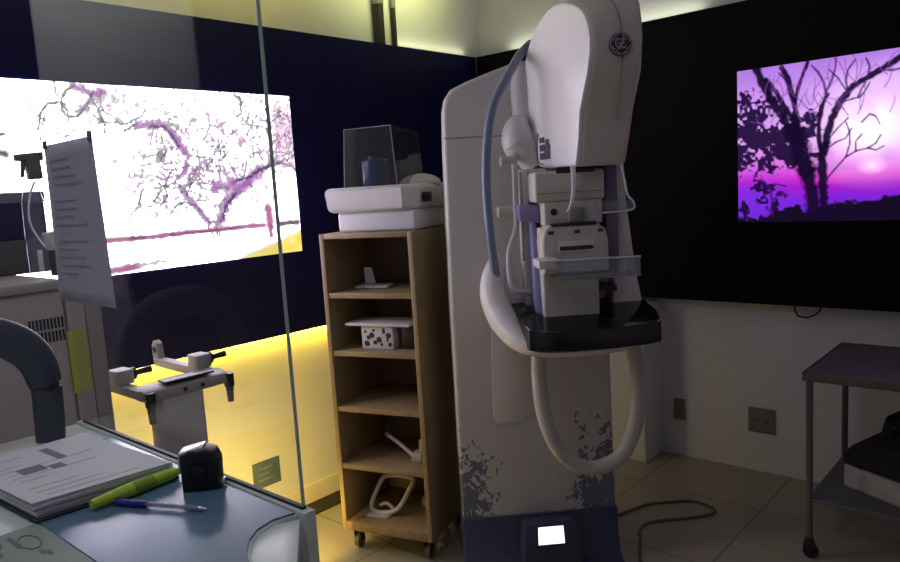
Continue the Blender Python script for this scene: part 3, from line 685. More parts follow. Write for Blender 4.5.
# clear compression paddle with white tongue
pd = B()
x0, x1 = .492, .772
pd.box(x0-U0, x1-U0, 2.36-V0, 2.365-V0, 1.225, 1.282, 0.002)
pd.box(x0-U0, x1-U0, 2.36-V0, 2.50-V0, 1.222, 1.227, 0.002)
pd.box(x1-.004-U0, x1-U0, 2.36-V0, 2.50-V0, 1.225, 1.282, 0.001)
pd.box(x0-U0, x1-U0, 2.36-V0, 2.37-V0, 1.280, 1.287, 0.002)
pad = pd.build('compression_paddle', M['clearpl'], mg)
B().box(.432-U0, .507-U0, 2.37-V0, 2.48-V0, 1.262, 1.292, 0.006).build('paddle_tongue', M['gantry'], pad)
B().tube([G(.45, 2.366, 1.288), G(.60, 2.358, 1.288), G(.772, 2.358, 1.286)], 0.0035, 8, 4).build('paddle_rim', M['whitepl'], pad)
B().tube([G(.505, 2.358, 1.222), G(.60, 2.357, 1.222), G(.772, 2.358, 1.224)], 0.0022, 8, 4).build('paddle_lower_edge', M['seam'], pad)
# upper clear bracket at the right and the curved clear shield hook
ub = B().box(.655-U0, .765-U0, 2.40-V0, 2.50-V0, 1.440, 1.474, 0.008).build('clear_bracket', M['clearpl'], mg)
B().tube([G(.735, 2.42, 1.59), G(.742, 2.41, 1.54), G(.748, 2.40, 1.49), G(.765, 2.395, 1.465), G(.757, 2.395, 1.44), G(.66, 2.395, 1.436)], 0.0035, 8, 5).build('bracket_rim', M['whitepl'], ub)
sh = B().tube([G(.578, 2.45, 1.595), G(.576, 2.44, 1.545), G(.571, 2.435, 1.50), G(.563, 2.44, 1.465), G(.553, 2.45, 1.443)], [.009, .008, .0065, .005, .004], 10, 6, flat=(.6, 1)).build('shield_hook', M['tubepl'], mg)  # white paints in the highlight along the clear shield's edge
B().tube([G(.600, 2.46, 1.56), G(.604, 2.455, 1.53), G(.592, 2.455, 1.515), G(.582, 2.455, 1.54)], .005, 8, 5).build('hook_ring', M['clearpl'], sh)
# right-hand slot and white fin
B().box(.715-U0, .762-U0, 2.56-V0, 2.66-V0, 1.22, 1.60, 0.008).build('lilac_slot', M['lilac_dark'], mg)
B().prism([(.770, 1.60), (.80, 1.60), (.806, 1.45), (.815, 1.38), (.832, 1.22), (.858, 1.075), (.74, 1.075), (.745, 1.135), (.752, 1.22), (.765, 1.36)], lambda a, b: G(a, 2.60, b), lambda a, b: G(a, 2.69, b), 0.010, 3).build('side_fin', M['gantry'], mg)
B().box(.66-U0, .75-U0, 2.56-V0, 2.66-V0, 1.145, 1.165, 0.004).build('dark_ledge', M['slot'], mg)
# left handle rail
B().tube([G(.412, 2.66, 1.62), G(.410, 2.65, 1.50), G(.405, 2.64, 1.39), G(.376, 2.63, 1.32), G(.368, 2.62, 1.26), G(.372, 2.62, 1.19), G(.392, 2.62, 1.160), G(.45, 2.63, 1.150)], .0105, 12, 6).build('handle_rail', M['whitepl'], mg)
B().tube([G(.425, 2.62, 1.59), G(.424, 2.615, 1.42), G(.421, 2.61, 1.27)], .005, 8, 4).build('dark_rod', M['seam'], mg)
# detector plate and its pale carrier
plan = [(.384, 2.47), (.396, 2.405), (.43, 2.378), (.53, 2.355), (.68, 2.358), (.80, 2.378), (.853, 2.405), (.872, 2.50), (.862, 2.66), (.70, 2.76), (.365, 2.755), (.372, 2.62)]
B().prism(plan, lambda a, b: G(a, b, .980+.05*max(0, b-2.5)), lambda a, b: G(a, b, 1.050+(b-2.36)*.19), 0.006, 3).build('detector_plate', M['blackgloss'], mg)
pl2 = [(.36, 2.50), (.385, 2.43), (.45, 2.385), (.54, 2.37), (.66, 2.372), (.75, 2.40), (.79, 2.46), (.79, 2.80), (.36, 2.80)]
B().prism(pl2, lambda a, b: G(.60+(a-.60)*.86, b+(2.8-b)*.14, .942), lambda a, b: G(a, b, .975), 0.015, 4).build('detector_carrier', M['gantry'], mg)
B().tube([G(.345, 2.74, 1.27), G(.314, 2.68, 1.21), G(.308, 2.64, 1.14), G(.332, 2.58, 1.062), G(.374, 2.50, 1.004), G(.43, 2.45, .978), G(.52, 2.45, .972)], [.028, .042, .050, .052, .042, .028, .018], 22, 7).tube([G(.31, 2.70, 1.16), G(.40, 2.72, 1.10), G(.47, 2.74, 1.07)], [.04, .06, .05], 16).build('carrier_shoulder', M['gantry'], mg)
# hoses
B().tube([G(.520, 2.815, 2.070), G(.468, 2.76, 2.022), G(.428, 2.70, 1.968), G(.394, 2.66, 1.918), G(.345, 2.65, 1.835), G(.317, 2.65, 1.712), G(.305, 2.65, 1.57), G(.307, 2.65, 1.42), G(.316, 2.65, 1.27), G(.332, 2.65, 1.145)], .0165, 16, 7).build('supply_hose', M['bluehose'], mg)
B().cyl(G(.331, 2.65, 1.165), G(.334, 2.65, 1.135), .021, n=20).build('hose_collar', M['bluehose'], mg)
hp = [(.452, .955), (.448, .86), (.452, .76), (.465, .68), (.49, .605), (.525, .548), (.567, .512), (.63, .492), (.69, .503), (.74, .532), (.775, .59), (.800, .66), (.811, .74), (.812, .85), (.80, .93), (.785, .975)]
P = [G(u, 2.56-.02*math.sin(PI*i/15), z) for i, (u, z) in enumerate(hp)]
hb = B().tube(P, .0255, 16, 6)
hose = hb.build('loop_hose', M['hose'], mg)
rb = B()
fine = []
for i in range(len(P)-1):
    a, b, c, d = P[max(i-1, 0)], P[i], P[i+1], P[min(i+2, len(P)-1)]
    for k in range(7):
        t = k/7; fine.append(0.5*((2*b)+(c-a)*t+(2*a-5*b+4*c-d)*t*t+(3*b-a-3*c+d)*t**3))
for i in range(1, len(fine)-1):
    tg = (fine[i+1]-fine[i-1]).normalized()
    rb.cyl(fine[i]-tg*.0035, fine[i]+tg*.0035, .0275, n=16)
rb.build('hose_ribs', M['hose'], hose)

# ------------------------------------------------------------------ birch shelf unit on castors
SO = Vector((1.898, 2.406, 0)); sang = math.atan2(-.954, .30)
def S2W(x, y, z):    # shelf frame to room
    return Vector((SO.x+x*math.cos(sang)-y*math.sin(sang), SO.y+x*math.sin(sang)+y*math.cos(sang), z))
sf = empty('shelf_unit', SO, sang)
tag(sf, 'tall open birch shelf unit on castors beside the mammography machine', 'shelf')
SW, SD, T = .432, .40, .021
LEV = [.115, .400, .655, .897, 1.143]; TOP = 1.39
for x0 in (0, SW-T): B().box(x0, x0+T, 0, SD, .10, TOP, .002).build('side_panel', M['wood'], sf)
B().box(T, SW-T, 0, SD, TOP-T, TOP, .002).build('top_panel', M['wood'], sf)
B().box(T, SW-T, 0, SD, .10, .10+.040, .002).build('bottom_panel', M['wood'], sf)
for z in LEV[1:]: B().box(T, SW-T, .004, SD-.01, z-.022, z, .002).build('shelf_board', M['wood'], sf)
B().box(T, SW-T, SD-.010, SD, .14, TOP-T, 0).build('back_panel', M['wood_in'], sf, False)
for (x, y) in ((.045, .05), (SW-.045, .05), (.045, SD-.05), (SW-.045, SD-.05)):
    k = B().box(x-.02, x+.02, y-.02, y+.02, .092, .10, .002).box(x-.017, x-.011, y-.012, y+.022, .03, .093, .002).box(x+.011, x+.017, y-.012, y+.022, .03, .093, .002).build('castor', M['blackpl'], sf)
    B().cyl((x-.010, y+.008, .031), (x+.010, y+.008, .031), .031, n=24).build('wheel', M['castwheel'], k)
# specimen unit on the top
bx = empty('specimen_unit', S2W(0, 0, TOP), sang)
tag(bx, 'white medical unit with smoky clear hood on top of the shelf', 'medical device')
LB = lambda x0, x1, y0, y1, z0, z1, b=.01: B().box(x0, x1, y0, y1, z0-TOP, z1-TOP, b, 4)
LB(.058, .425, .06, .36, TOP, 1.475, .016).build('lower_tray', M['whitepl'], bx)
B().prism([(.028, .03), (.385, .03), (.430, .08), (.442, .37), (.048, .37), (.022, .3)], lambda a, b: Vector((a*.97+.01, b, 1.472-TOP)), lambda a, b: Vector((a, b-.006, 1.575-TOP)), .022, 4).build('upper_tray', M['whitepl'], bx)
B().ball((.352, .27, 1.572-TOP), (.088, .092, .045), 24).build('round_lid', M['whitepl'], bx)
B().box(.436, .452, .10, .17, 1.50-TOP, 1.54-TOP, .006).build('side_latch', M['blackpl'], bx)
hd = B(); q = lambda x, y, z: Vector((x, y, z-TOP))
def sheet(b, a, c, d, e, th):     # thin sheet between four corners
    n = (Vector(c)-Vector(a)).cross(Vector(e)-Vector(a)).normalized()*th
    b.hexa([a, c, Vector(c)+n, Vector(a)+n, e, d, Vector(d)+n, Vector(e)+n])
sheet(hd, q(.092, .085, 1.572), q(.340, .085, 1.572), q(.318, .10, 1.812), q(.100, .10, 1.812), .004)
sheet(hd, q(.340, .085, 1.572), q(.355, .30, 1.572), q(.345, .28, 1.79), q(.318, .10, 1.812), .004)
sheet(hd, q(.092, .085, 1.572), q(.092, .30, 1.572), q(.100, .28, 1.81), q(.100, .10, 1.812), .004)
sheet(hd, q(.100, .10, 1.812), q(.318, .10, 1.812), q(.345, .28, 1.79), q(.100, .28, 1.81), .004)
hood = hd.build('clear_hood', M['hood'], bx, False)
B().tube([q(.092, .083, 1.574), q(.100, .098, 1.812), q(.318, .098, 1.813), q(.340, .083, 1.574)], .0022, 6, 1).build('hood_edge', M['greyband'], hood)
br = B().lathe([(.052, 0), (.056, .006), (.056, .100), (.050, .106), (.030, .109), (.030, .12)], (0, 0, 0), 28)
roll = br.build('blue_canister', M['blueroll']); roll.location = S2W(.205, .155, 1.577)
tag(roll, 'dark blue canister standing under the smoky hood', 'canister')

# things on the boards
def on_shelf(name, x, y, z, rz=0.0): return empty(name, S2W(x, y, z), sang+rz)
# top board: open white bracket
t1 = on_shelf('paddle_bracket', .15, .17, 1.144, .12)
B().box(-.075, .075, -.04, .04, 0, .012, .004).build('tray', M['whitepl'], t1)
B().hexa([(-.06, .035, .01), (-.01, .035, .01), (-.01, .045, .01), (-.06, .045, .01), (-.055, .02, .085), (-.018, .02, .085), (-.018, .03, .085), (-.055, .03, .085)], .003).build('upright', M['whitepl'], t1)
tag(t1, 'pale bracket with upright tab on the uppermost shelf board', 'bracket')
# second board: white plate on a punched block with a black box beside
t2 = on_shelf('punched_stand', .215, .10, .898)
B().box(-.150, .155, -.06, .10, .100, .112, .003).build('top_plate', M['whitepl'], t2)
ps = B().box(-.080, .070, -.045, .08, 0, .100, .004).build('block', M['whitepl'], t2)
hl = B()
for i, (x, z) in enumerate(((-.06, .075), (-.045, .05), (-.055, .025), (-.02, .08), (-.015, .03), (-.03, .06), (.015, .022), (.055, .022), (.05, .06))):
    hl.cyl((x, -.047, z), (x, -.043, z), .006+.003*(i % 3), n=14)
hl.box(.022, .034, -.047, -.043, .068, .090).box(.040, .048, -.047, -.043, .035, .06).cyl((.004, -.0475, .042), (.004, -.043, .042), .012, n=18)
hl.build('hole', M['slot'], ps)
tag(t2, 'white punched stand with flat top plate on the second shelf board', 'stand')
t3 = B().box(-.043, .043, -.05, .06, 0, .093, .006).build('black_case', M['blackpl']); t3.location = S2W(.352, .13, .8985); t3.rotation_euler = (0, 0, sang)
tag(t3, 'black case beside the white punched stand on the second board', 'case')
# fourth board: bent white arm
t4 = on_shelf('angled_arm', .27, .14, .401)
B().tube([(-.10, .02, .085), (-.03, .0, .055), (.045, -.02, .015)], .010, 12, 5, flat=(1, .8)).build('arm', M['whitepl'], t4)
B().box(.035, .085, -.04, .03, 0, .035, .006).box(.055, .085, 0, .04, .03, .085, .005).build('clamp', M['hose'], t4)
B().ball((-.105, .02, .088), .014, 16).build('knob', M['seam'], t4)
tag(t4, 'pale angled arm with end clamp on the fourth shelf board down', 'arm')
# lowest compartment: tilted frame
t5 = on_shelf('compression_frame', .19, .14, .150)
o5 = [(-.10, -.035, .010), (-.075, .01, .115), (-.04, .03, .145), (.075, .03, .145), (.07, .01, .10), (.02, -.04, .018)]
B().tube(o5, .0105, 12, 5, True).build('frame_loop', M['whitepl'], t5)
B().tube([(-.06, -.03, .03), (-.02, -.035, .045), (.02, -.04, .02)], .008, 10, 4).build('handle', M['hose'], t5)
B().box(-.11, .0, -.075, -.03, -.009, .000, .002).build('foot', M['whitepl'], t5)
tag(t5, 'pale tilted loop frame lying in the lowest shelf compartment', 'frame')
t6 = B().box(-.06, .06, -.04, .05, 0, .045, .012, 4).build('grey_pad', M['greymetal']); t6.location = S2W(.335, .26, .142); t6.rotation_euler = (0, 0, sang)
tag(t6, 'grey rounded pad behind the loop frame on the lowest board', 'pad')

# floor cable, plug
cp = [(2.83, 1.60), (2.95, 1.56), (3.037, 1.526), (3.113, 1.45), (3.16, 1.40), (3.174, 1.339), (3.15, 1.27), (3.10, 1.247), (3.003, 1.315), (2.902, 1.411), (2.83, 1.45), (2.76, 1.44), (2.699, 1.405), (2.535, 1.324), (2.40, 1.22)]
tag(B().tube([(x, y, .0065) for x, y in cp], .0065, 10, 5).build('power_cable', M['cable']), 'dark power cable looping over the tiles right of the machine', 'cable')
e = empty('cable_plug', (2.195, 2.078, 0.002), .3)
B().tube([(-.05, 0, .018), (0, 0, .022), (.035, .01, .05)], [.016, .022, .017], 12, 5).build('plug_body', M['plug'], e)
B().tube([(-.045, 0, .017), (-.07, -.005, .008), (-.09, -.01, .006)], .005, 8, 4).build('cable_end', M['plug'], e)
tag(e, 'small pale plug lying on the floor between shelf and machine', 'plug')

# ------------------------------------------------------------------ steel trolley
tr = empty('steel_trolley', (3.275, .422, 0))
tag(tr, 'stainless steel trolley with two shelves against the right wall', 'trolley')
X0, X1, Y0, Y1 = -.345, .235, -.40, .395
B().box(X0, X1, Y0, Y1, .734, .758, .004).build('top_shelf', M['steel'], tr)
rim = B()
rim.box(X0-.004, X0, Y0-.004, Y1+.004, .728, .762, .001).box(X1, X1+.004, Y0-.004, Y1+.004, .728, .762, .001).box(X0, X1, Y1, Y1+.004, .728, .762, .001).box(X0, X1, Y0-.004, Y0, .728, .762, .001)
rim.build('rim', M['steel'], tr)
B().box(X0+.012, X1-.012, Y0+.012, Y1-.012, .232, .25, .003).build('lower_shelf', M['steel'], tr)
for x in (X0+.018, X1-.018):
    for y in (Y0+.018, Y1-.018):
        B().cyl((x, y, .075), (x, y, .735), .0125, n=18).build('leg', M['steel'], tr)
        k = B().cyl((x, y, .06), (x, y, .085), .020, .016, n=18).box(x-.012, x-.007, y-.02, y+.02, .02, .068, .002).box(x+.007, x+.012, y-.02, y+.02, .02, .068, .002).build('castor', M['blackpl'], tr)
        B().cyl((x-.007, y-.006, .03), (x+.007, y-.006, .03), .03, n=22).build('wheel', M['blackpl'], k)
bang = math.atan2(.501-.719, 3.015-3.122)
def bxy(a, b, z):   # box frame: a along its visible front, b behind
    d = Vector((math.cos(bang), math.sin(bang), 0)); n = Vector((-math.sin(bang), math.cos(bang), 0))
    if n.x < 0: n = -n
    return Vector((3.135, .722, 0))+d*a+n*b+Vector((0, 0, z))
tw = B()
tw.hexa([bxy(0, 0, .251), bxy(.40, 0, .251), bxy(.40, .30, .251), bxy(0, .30, .251), bxy(0, 0, .345), bxy(.40, 0, .345), bxy(.40, .30, .345), bxy(0, .30, .345)], .008, 3)
tag(tw.build('folded_sheet', M['towel']), 'folded white sheet under the black bag on the trolley lower shelf', 'sheet')
bg = B()
bg.hexa([bxy(-.02, -.015, .346), bxy(.40, -.015, .346), bxy(.40, .30, .346), bxy(-.01, .30, .346), bxy(0, .02, .42), bxy(.39, .0, .50), bxy(.38, .28, .56), bxy(.02, .28, .47)], .03, 4)
bg.hexa([bxy(.07, .10, .45), bxy(.38, .10, .45), bxy(.38, .30, .45), bxy(.07, .30, .45), bxy(.085, .12, .550), bxy(.37, .12, .555), bxy(.37, .29, .58), bxy(.085, .29, .57)], .02, 4)
bag = bg.build('black_bag', M['darkfabric'])
B().tube([bxy(.14, .10, .50), bxy(.18, .06, .53), bxy(.26, .05, .535), bxy(.31, .08, .53)], .009, 10, 5).build('handle', M['blackpl'], bag)
tag(bag, 'slumped black bag on the folded sheet in the steel trolley', 'bag')

# ------------------------------------------------------------------ counter, partition glass and what lies there
CZ = 1.10; XG = .585
ctp = [(XG, 1.62), (XG, .842), (.552, .850), (.522, .843), (.498, .826), (.478, .80), (.464, .774), (.455, .735), (.45, .55), (-.35, .55), (-.35, 1.62)]
ins = [(.583, .835), (.497, .727), (.440, .660), (.440, .74), (.466, .782), (.49, .822), (.518, .842), (.552, .851)]
ct = empty('reception_counter', (.15, 1.2, 0))
CL = lambda x, y, z: Vector((x-.15, y-1.2, z))
B().prism(ctp, lambda a, b: CL(a, b, CZ-.036), lambda a, b: CL(a, b, CZ-.003), .003).build('worktop', M['counter'], ct)
B().box(XG-.15, XG+.020-.15, .826-1.2, 1.62-1.2, 0, CZ+.002, .002).build('glass_side_panel', M['counter'], ct)
B().box(-.33-.15, XG-.15, 1.585-1.2, 1.60-1.2, 0, CZ-.036).build('end_panel', M['counter'], ct, False)
B().prism(ins, lambda a, b: CL(a, b, CZ-.030), lambda a, b: CL(a, b, CZ-.006), .002).build('added_corner_slab', M['counter'], ct)  # pale slab added so the notch looks lit from above
for x in (-.31, .30): B().box(x-.15, x+.05-.15, .62-1.2, .67-1.2, 0, CZ-.036, .004).build('leg', M['greymetal'], ct)
tag(ct, 'pale counter with notched corner in front of the glass partition', 'counter')
mp_ = [(XG-.003, 1.45), (XG-.003, .846), (.551, .854), (.520, .847), (.495, .829), (.474, .802), (.460, .774), (.451, .735), (.446, .60), (.345, .60), (.345, 1.13), (.345, 1.45)]
dm = B().prism(mp_, lambda a, b: Vector((a, b, CZ-.0024)), lambda a, b: Vector((a, b, CZ+.0005))).build('desk_mat', M['mat'], None, False)
tag(dm, 'glossy blue desk mat covering the counter beside the glass', 'desk mat')

gp = empty('glass_partition', (XG+.010, 1.2, CZ))
B().box(-.0021, .0021, .842-1.2, 1.600-1.2, .004, ZC-CZ-.002).build('pane', M['glass'], gp, False)
B().box(-.0022, .0022, .8395-1.2, .8422-1.2, .004, ZC-CZ-.002).build('near_edge', M['glass_edge'], gp, False)
B().box(-.004, .004, .839-1.2, 1.602-1.2, .002, .0065, .001).build('bottom_seal', M['seal'], gp, False)
tag(gp, 'tall clear glass pane standing along the edge of the counter', 'glass partition')

# notice taped on the glass
nt_ = empty('paper_notice', (XG+.003, 1.49, 1.53))
nb = B(); NY, NZ = 10, 14
g = []
for j in range(NZ+1):
    row = []
    for i in range(NY+1):
        a = i/NY; c = j/NZ
        y = 1.598-.228*a*(1+.17*(1-c)**1.4)+.008*(1-c); z = 1.366+(.317)*c+.004*math.sin(3*a)*(1-c)
        x = -.004-.012*(1-c)**2*abs(math.sin(2.2*a+.4))
        row.append(nb.bm.verts.new((x, y-1.49, z-1.53)))
    g.append(row)
for j in range(NZ):
    for i in range(NY): nb.bm.faces.new((g[j][i], g[j][i+1], g[j+1][i+1], g[j+1][i]))
sheet_o = nb.build('sheet', M['notice'], nt_)
sol = sheet_o.modifiers.new('thickness', 'SOLIDIFY'); sol.thickness = .0006
rr = random.Random(4)
for k in range(15):
    z = 1.650-.016*k
    if k in (4, 9): continue
    y0 = 1.575-.01*rr.random(); y1 = y0-(.08+.075*rr.random())
    cc = (z-1.366)/.317; lb = B()
    for q in range(8):        # the print follows the curl of the sheet
        ya = y0+(y1-y0)*q/8; yb = y0+(y1-y0)*(q+1)/8
        off = .012*(1-cc)**2*abs(math.sin(2.2*(1.598-(ya+yb)/2)/.23+.4))
        lb.box(-.0054-off, -.0042-off, yb-1.49, ya-1.49, z-1.53, z+.0035-1.53)
    lb.build('printed_line', M['notice_ink'], nt_, False)
for y in (1.590, 1.378): B().box(-.0075, -.0035, y-.009-1.49, y+.006-1.49, 1.676-1.53, 1.692-1.53, .001).build('tape', M['clip'], nt_)
tag(nt_, 'white printed notice sheet taped to the glass partition', 'paper notice')

# document stack
ds = empty('document_stack', (.44, 1.28, CZ+.001))
qd = [(.345, 1.150), (.545, 1.128), (.531, 1.428), (.325, 1.425)]
def quad(b, P, z0, z1, grow=0.0, bev=.001):
    cx = sum(p[0] for p in P)/4; cy = sum(p[1] for p in P)/4
    R = [(p[0]+(p[0]-cx)*grow-.44, p[1]+(p[1]-cy)*grow-1.28) for p in P]
    b.hexa([(x, y, z0) for x, y in R]+[(x, y, z1) for x, y in R], bev)
b = B(); quad(b, [(.340, 1.138), (.552, 1.118), (.540, 1.436), (.322, 1.436)], 0, .0035); b.build('folder', M['folder'], ds)
b = B(); rr = random.Random(9)
for k in range(9):
    j = lambda: (rr.random()-.5)*.008
    quad(b, [(p[0]+j(), p[1]+j()) for p in qd], .0035+.0026*k, .0035+.0026*(k+1)-.0003, 0, 0)
b.build('pages', M['paper'], ds, False)
b = B(); quad(b, [(p[0]-.004, p[1]) for p in qd], .0270, .0280, .01, 0); ts = b.build('top_sheet', M['paper'], ds, False)
b = B()
def onq(a, c):  # a across, c along
    p = [(x-.004, y) for x, y in qd]
    x = (p[0][0]*(1-a)+p[1][0]*a)*(1-c)+(p[3][0]*(1-a)+p[2][0]*a)*c; y = (p[0][1]*(1-a)+p[1][1]*a)*(1-c)+(p[3][1]*(1-a)+p[2][1]*a)*c
    return x-.44, y-1.28
for k in range(11):
    c = .06+.08*k; a0 = .10+.05*rr.random(); a1 = a0+.15+.55*rr.random()
    if k % 6 == 3: continue
    P4 = [onq(a0, c), onq(a1, c), onq(a1, c+.010), onq(a0, c+.010)]
    b.hexa([(x, y, .0279) for x, y in P4]+[(x, y, .0284) for x, y in P4])
b.build('printed_line', M['faint_ink'], ts, False)
b = B()
for a0, a1, c0, c1 in ((.22, .40, .50, .62), (.42, .52, .46, .55), (.55, .62, .62, .90)):
    P4 = [onq(a0, c0), onq(a1, c0), onq(a1, c1), onq(a0, c1)]
    b.hexa([(x, y, .0280) for x, y in P4]+[(x, y, .0285) for x, y in P4])
b.build('printed_block', M['ink'], ts, False)
tag(ds, 'stack of printed documents on a navy folder on the counter', 'document stack')

# greenish laminated card at the lower left
lc = empty('laminated_card', (.25, 1.0, CZ-.0024))
B().box(-.16, .092, -.20, .145, 0, .002).build('card', M['paper2'], lc, False)
rr = random.Random(2)
for (x, y, w) in ((.045, .10, .05), (.02, .085, .03), (.06, .04, .018), (.065, .03, .018), (.0, .0, .04), (.03, -.02, .05), (-.04, .05, .03)):
    B().box(x, x+.006, y-w/2, y+w/2, .0018, .0024).build('printed_line', M['ink'], lc, False)
b = B()
b.tube([(.062+.012*math.cos(t), .085+.028*math.sin(t), .0024) for t in [2*PI*k/16 for k in range(16)]], .0012, 6, 2, True)
b.tube([(.020+.014*math.cos(t), .112+.020*math.sin(t), .0024) for t in [2*PI*k/16 for k in range(16)]], .0012, 6, 2, True)
b.build('printed_oval', M['ink'], lc, False)
tag(lc, 'pale greenish card with printed marks left of the desk mat', 'card')

# highlighter beside the stack
def along(name, p0, p1, parts, label, cat):
    p0, p1 = Vector(p0), Vector(p1); d = (p1-p0); L = d.length; rz = math.atan2(d.y, d.x)
    e = empty(name, p0, rz)
    for nm, m, a0, a1, r0, r1, sq in parts:
        b = B(); b.tube([(L*a0, 0, 0), (L*(a0*.7+a1*.3), 0, 0), (L*(a0*.3+a1*.7), 0, 0), (L*a1, 0, 0)], [r0, (r0*2+r1)/3, (r0+2*r1)/3, r1], 16, 3, flat=sq)
        b.build(nm, M[m], e)
    tag(e, label, cat)
along('highlighter_pen', (.404, 1.110, CZ+.0118), (.560, 1.122, CZ+.0118), [('cap', 'lime', .02, .36, .007, .0105, None), ('barrel', 'lime', .36, .88, .011, .010, None), ('label_band', 'lime_dark', .44, .66, .0113, .0111, None), ('end_plug', 'lime', .88, .95, .009, .006, None), ('tip', 'tubepl', .95, 1.0, .004, .003, None)], 'lime green highlighter pen lying against the document stack', 'highlighter')
along('ballpoint_pen', (.440, 1.100, CZ+.006), (.508, .957, CZ+.006), [('cap', 'blue_cap', 0, .34, .0052, .0052, None), ('barrel', 'penbarrel', .34, .92, .0040, .0040, None), ('refill', 'mark', .34, .94, .0014, .0014, None), ('tip', 'chrome', .92, 1.0, .0034, .0008, None)], 'capped blue ballpoint pen lying on the blue desk mat', 'pen')

# black tape-measure-like gadget with chrome top, standing on the mat
tm = empty('tape_measure', (.557, 1.050, CZ+.001), math.radians(-42))
pr = [(-.029, 0), (.024, 0), (.029, .006), (.030, .045), (.024, .060), (.010, .066), (-.014, .066), (-.029, .056)]
B().prism(pr, lambda a, c: Vector((a, -.020, c)), lambda a, c: Vector((a, .020, c)), .005, 3).build('case', M['blackpl'], tm)
B().hexa([(-.031, -.017, .057), (.008, -.017, .0645), (.008, .017, .0645), (-.031, .017, .057), (-.031, -.017, .063), (.008, -.017, .0705), (.008, .017, .0705), (-.031, .017, .063)], .003).build('chrome_top', M['chrome'], tm)
B().box(-.033, -.028, -.012, .012, .028, .058, .002).build('pale_lock', M['whitepl'], tm)
B().box(-.012, .012, -.0225, -.019, .010, .045, .003).build('belt_clip', M['blackgloss'], tm)
B().box(.026, .034, -.010, .010, .004, .010, .001).build('hook', M['chrome'], tm)
tag(tm, 'small black tape measure with chrome top on the mat edge', 'tape measure')

# jointed slate arm standing at the far end of the counter
ar = empty('support_arm', (.44, 1.535, CZ))
AL = lambda x, z: (x-.44-.012, 0, (z-CZ)*(1 if z < 1.21 else .985))
B().tube([AL(.27, 1.20), AL(.29, 1.29), AL(.36, 1.335), AL(.44, 1.330), AL(.487, 1.300), AL(.510, 1.265), AL(.520, 1.218)], [.030, .032, .033, .035, .036, .034, .030], 20, 6, flat=(.8, 1)).build('padded_bend', M['slate'], ar)
B().tube([AL(.521, 1.210), AL(.519, 1.15), AL(.516, CZ+.002)], [.028, .028, .027], 18, 4, flat=(.8, 1)).build('lower_section', M['slate'], ar)
B().cyl((.509-.44, 0, 1.204-CZ), (.508-.44, 0, 1.222-CZ), .023, n=20).build('joint', M['slate_dark'], ar)
B().tube([AL(.27, 1.21), AL(.268, 1.15), AL(.268, CZ+.002)], [.028, .027, .027], 16, 3, flat=(.8, 1)).build('rear_section', M['slate'], ar)
tag(ar, 'dark slate bent arm with jointed lower section before the beige cabinet', 'support arm')

# ------------------------------------------------------------------ beige cabinet behind the counter
cb = empty('equipment_cabinet', (.58, 2.0, 0))
K = lambda x: x-.58
body = B()
body.box(K(.28), K(.730), 0, .45, 0, 1.350, .006).box(K(.275), K(.735), -.008, .46, 1.350, 1.376, .006)
body.build('body', M['beige'], cb)
B().box(K(.734), K(.778), -.004, .45, 0, 1.350, .003).build('side_pillar', M['beige'], cb)
B().box(K(.781), K(.822), -.002, .45, 0, 1.350, .003).build('corner_post', M['beige_dark'], cb)
vg = B()
for row in range(2):
    for k in range(10): vg.box(K(.640)+.0087*k, K(.640)+.0087*k+.0050, -.0012, .004, 1.252-.034*row, 1.280-.034*row)
vg.build('vent_grille', M['slot'], cb, False)
tag(cb, 'beige upright equipment cabinet with slotted vent behind the counter', 'cabinet')
sn = B().box(-.024, .024, -.0012, 0, -.083, .083).build('sticky_note', M['note'], None, False); sn.location = (.751, 1.9958, 1.155)
tag(sn, 'lime coloured paper strip stuck on the beige cabinet', 'note')
TOPC = 1.376
nb_ = empty('navy_carton', (.625, 2.385, TOPC))
B().box(-.21, .205, -.06, .06, .100, .205, .003).build('carton', M['navybox'], nb_)
B().box(-.215, .209, -.064, .064, .205, .236, .003).build('lid', M['greyband'], nb_)
B().box(-.22, .22, -.065, .065, 0, .0995, .004).build('tray', M['graytray'], nb_)
tag(nb_, 'navy carton with grey lid on top of the beige cabinet', 'box')
sb = empty('spray_bottle', (.757, 2.20, TOPC))
B().lathe([(.026, 0), (.030, .005), (.030, .15), (.028, .205), (.018, .245), (.013, .272)], n=24).build('bottle', M['clearpl'], sb)
th = B()
th.hexa([(-.032, -.012, .316), (.038, -.014, .316), (.038, .014, .316), (-.032, .012, .316), (-.032, -.010, .334), (.040, -.013, .341), (.040, .013, .341), (-.032, .010, .334)], .004)
th.hexa([(-.003, -.014, .266), (.032, -.014, .266), (.032, .014, .266), (-.003, .014, .266), (-.008, -.013, .320), (.030, -.013, .320), (.030, .013, .320), (-.008, .013, .320)], .004)
head_s = th.build('spray_head', M['trigger'], sb)
B().hexa([(-.022, -.007, .272), (-.014, -.007, .272), (-.014, .007, .272), (-.022, .007, .272), (-.016, -.007, .320), (-.005, -.007, .320), (-.005, .007, .320), (-.016, .007, .320)], .002).build('trigger', M['trigger'], head_s)
B().tube([(.012, 0, .26), (-.004, 0, .225), (-.014, 0, .18), (-.012, 0, .14), (.004, 0, .10), (.022, 0, .07)], .0028, 8, 6).build('dip_tube', M['tubepl'], sb)
B().box(-.016, -.003, -.0315, -.029, .012, .072, .001).build('label', M['whitecard'], sb)
tag(sb, 'clear spray bottle with grey trigger head on the beige cabinet', 'spray bottle')
wc = empty('small_dispenser', (.780, 2.125, TOPC), .2)
B().box(-.020, .020, -.018, .018, 0, .070, .004).build('base', M['graytray'], wc)
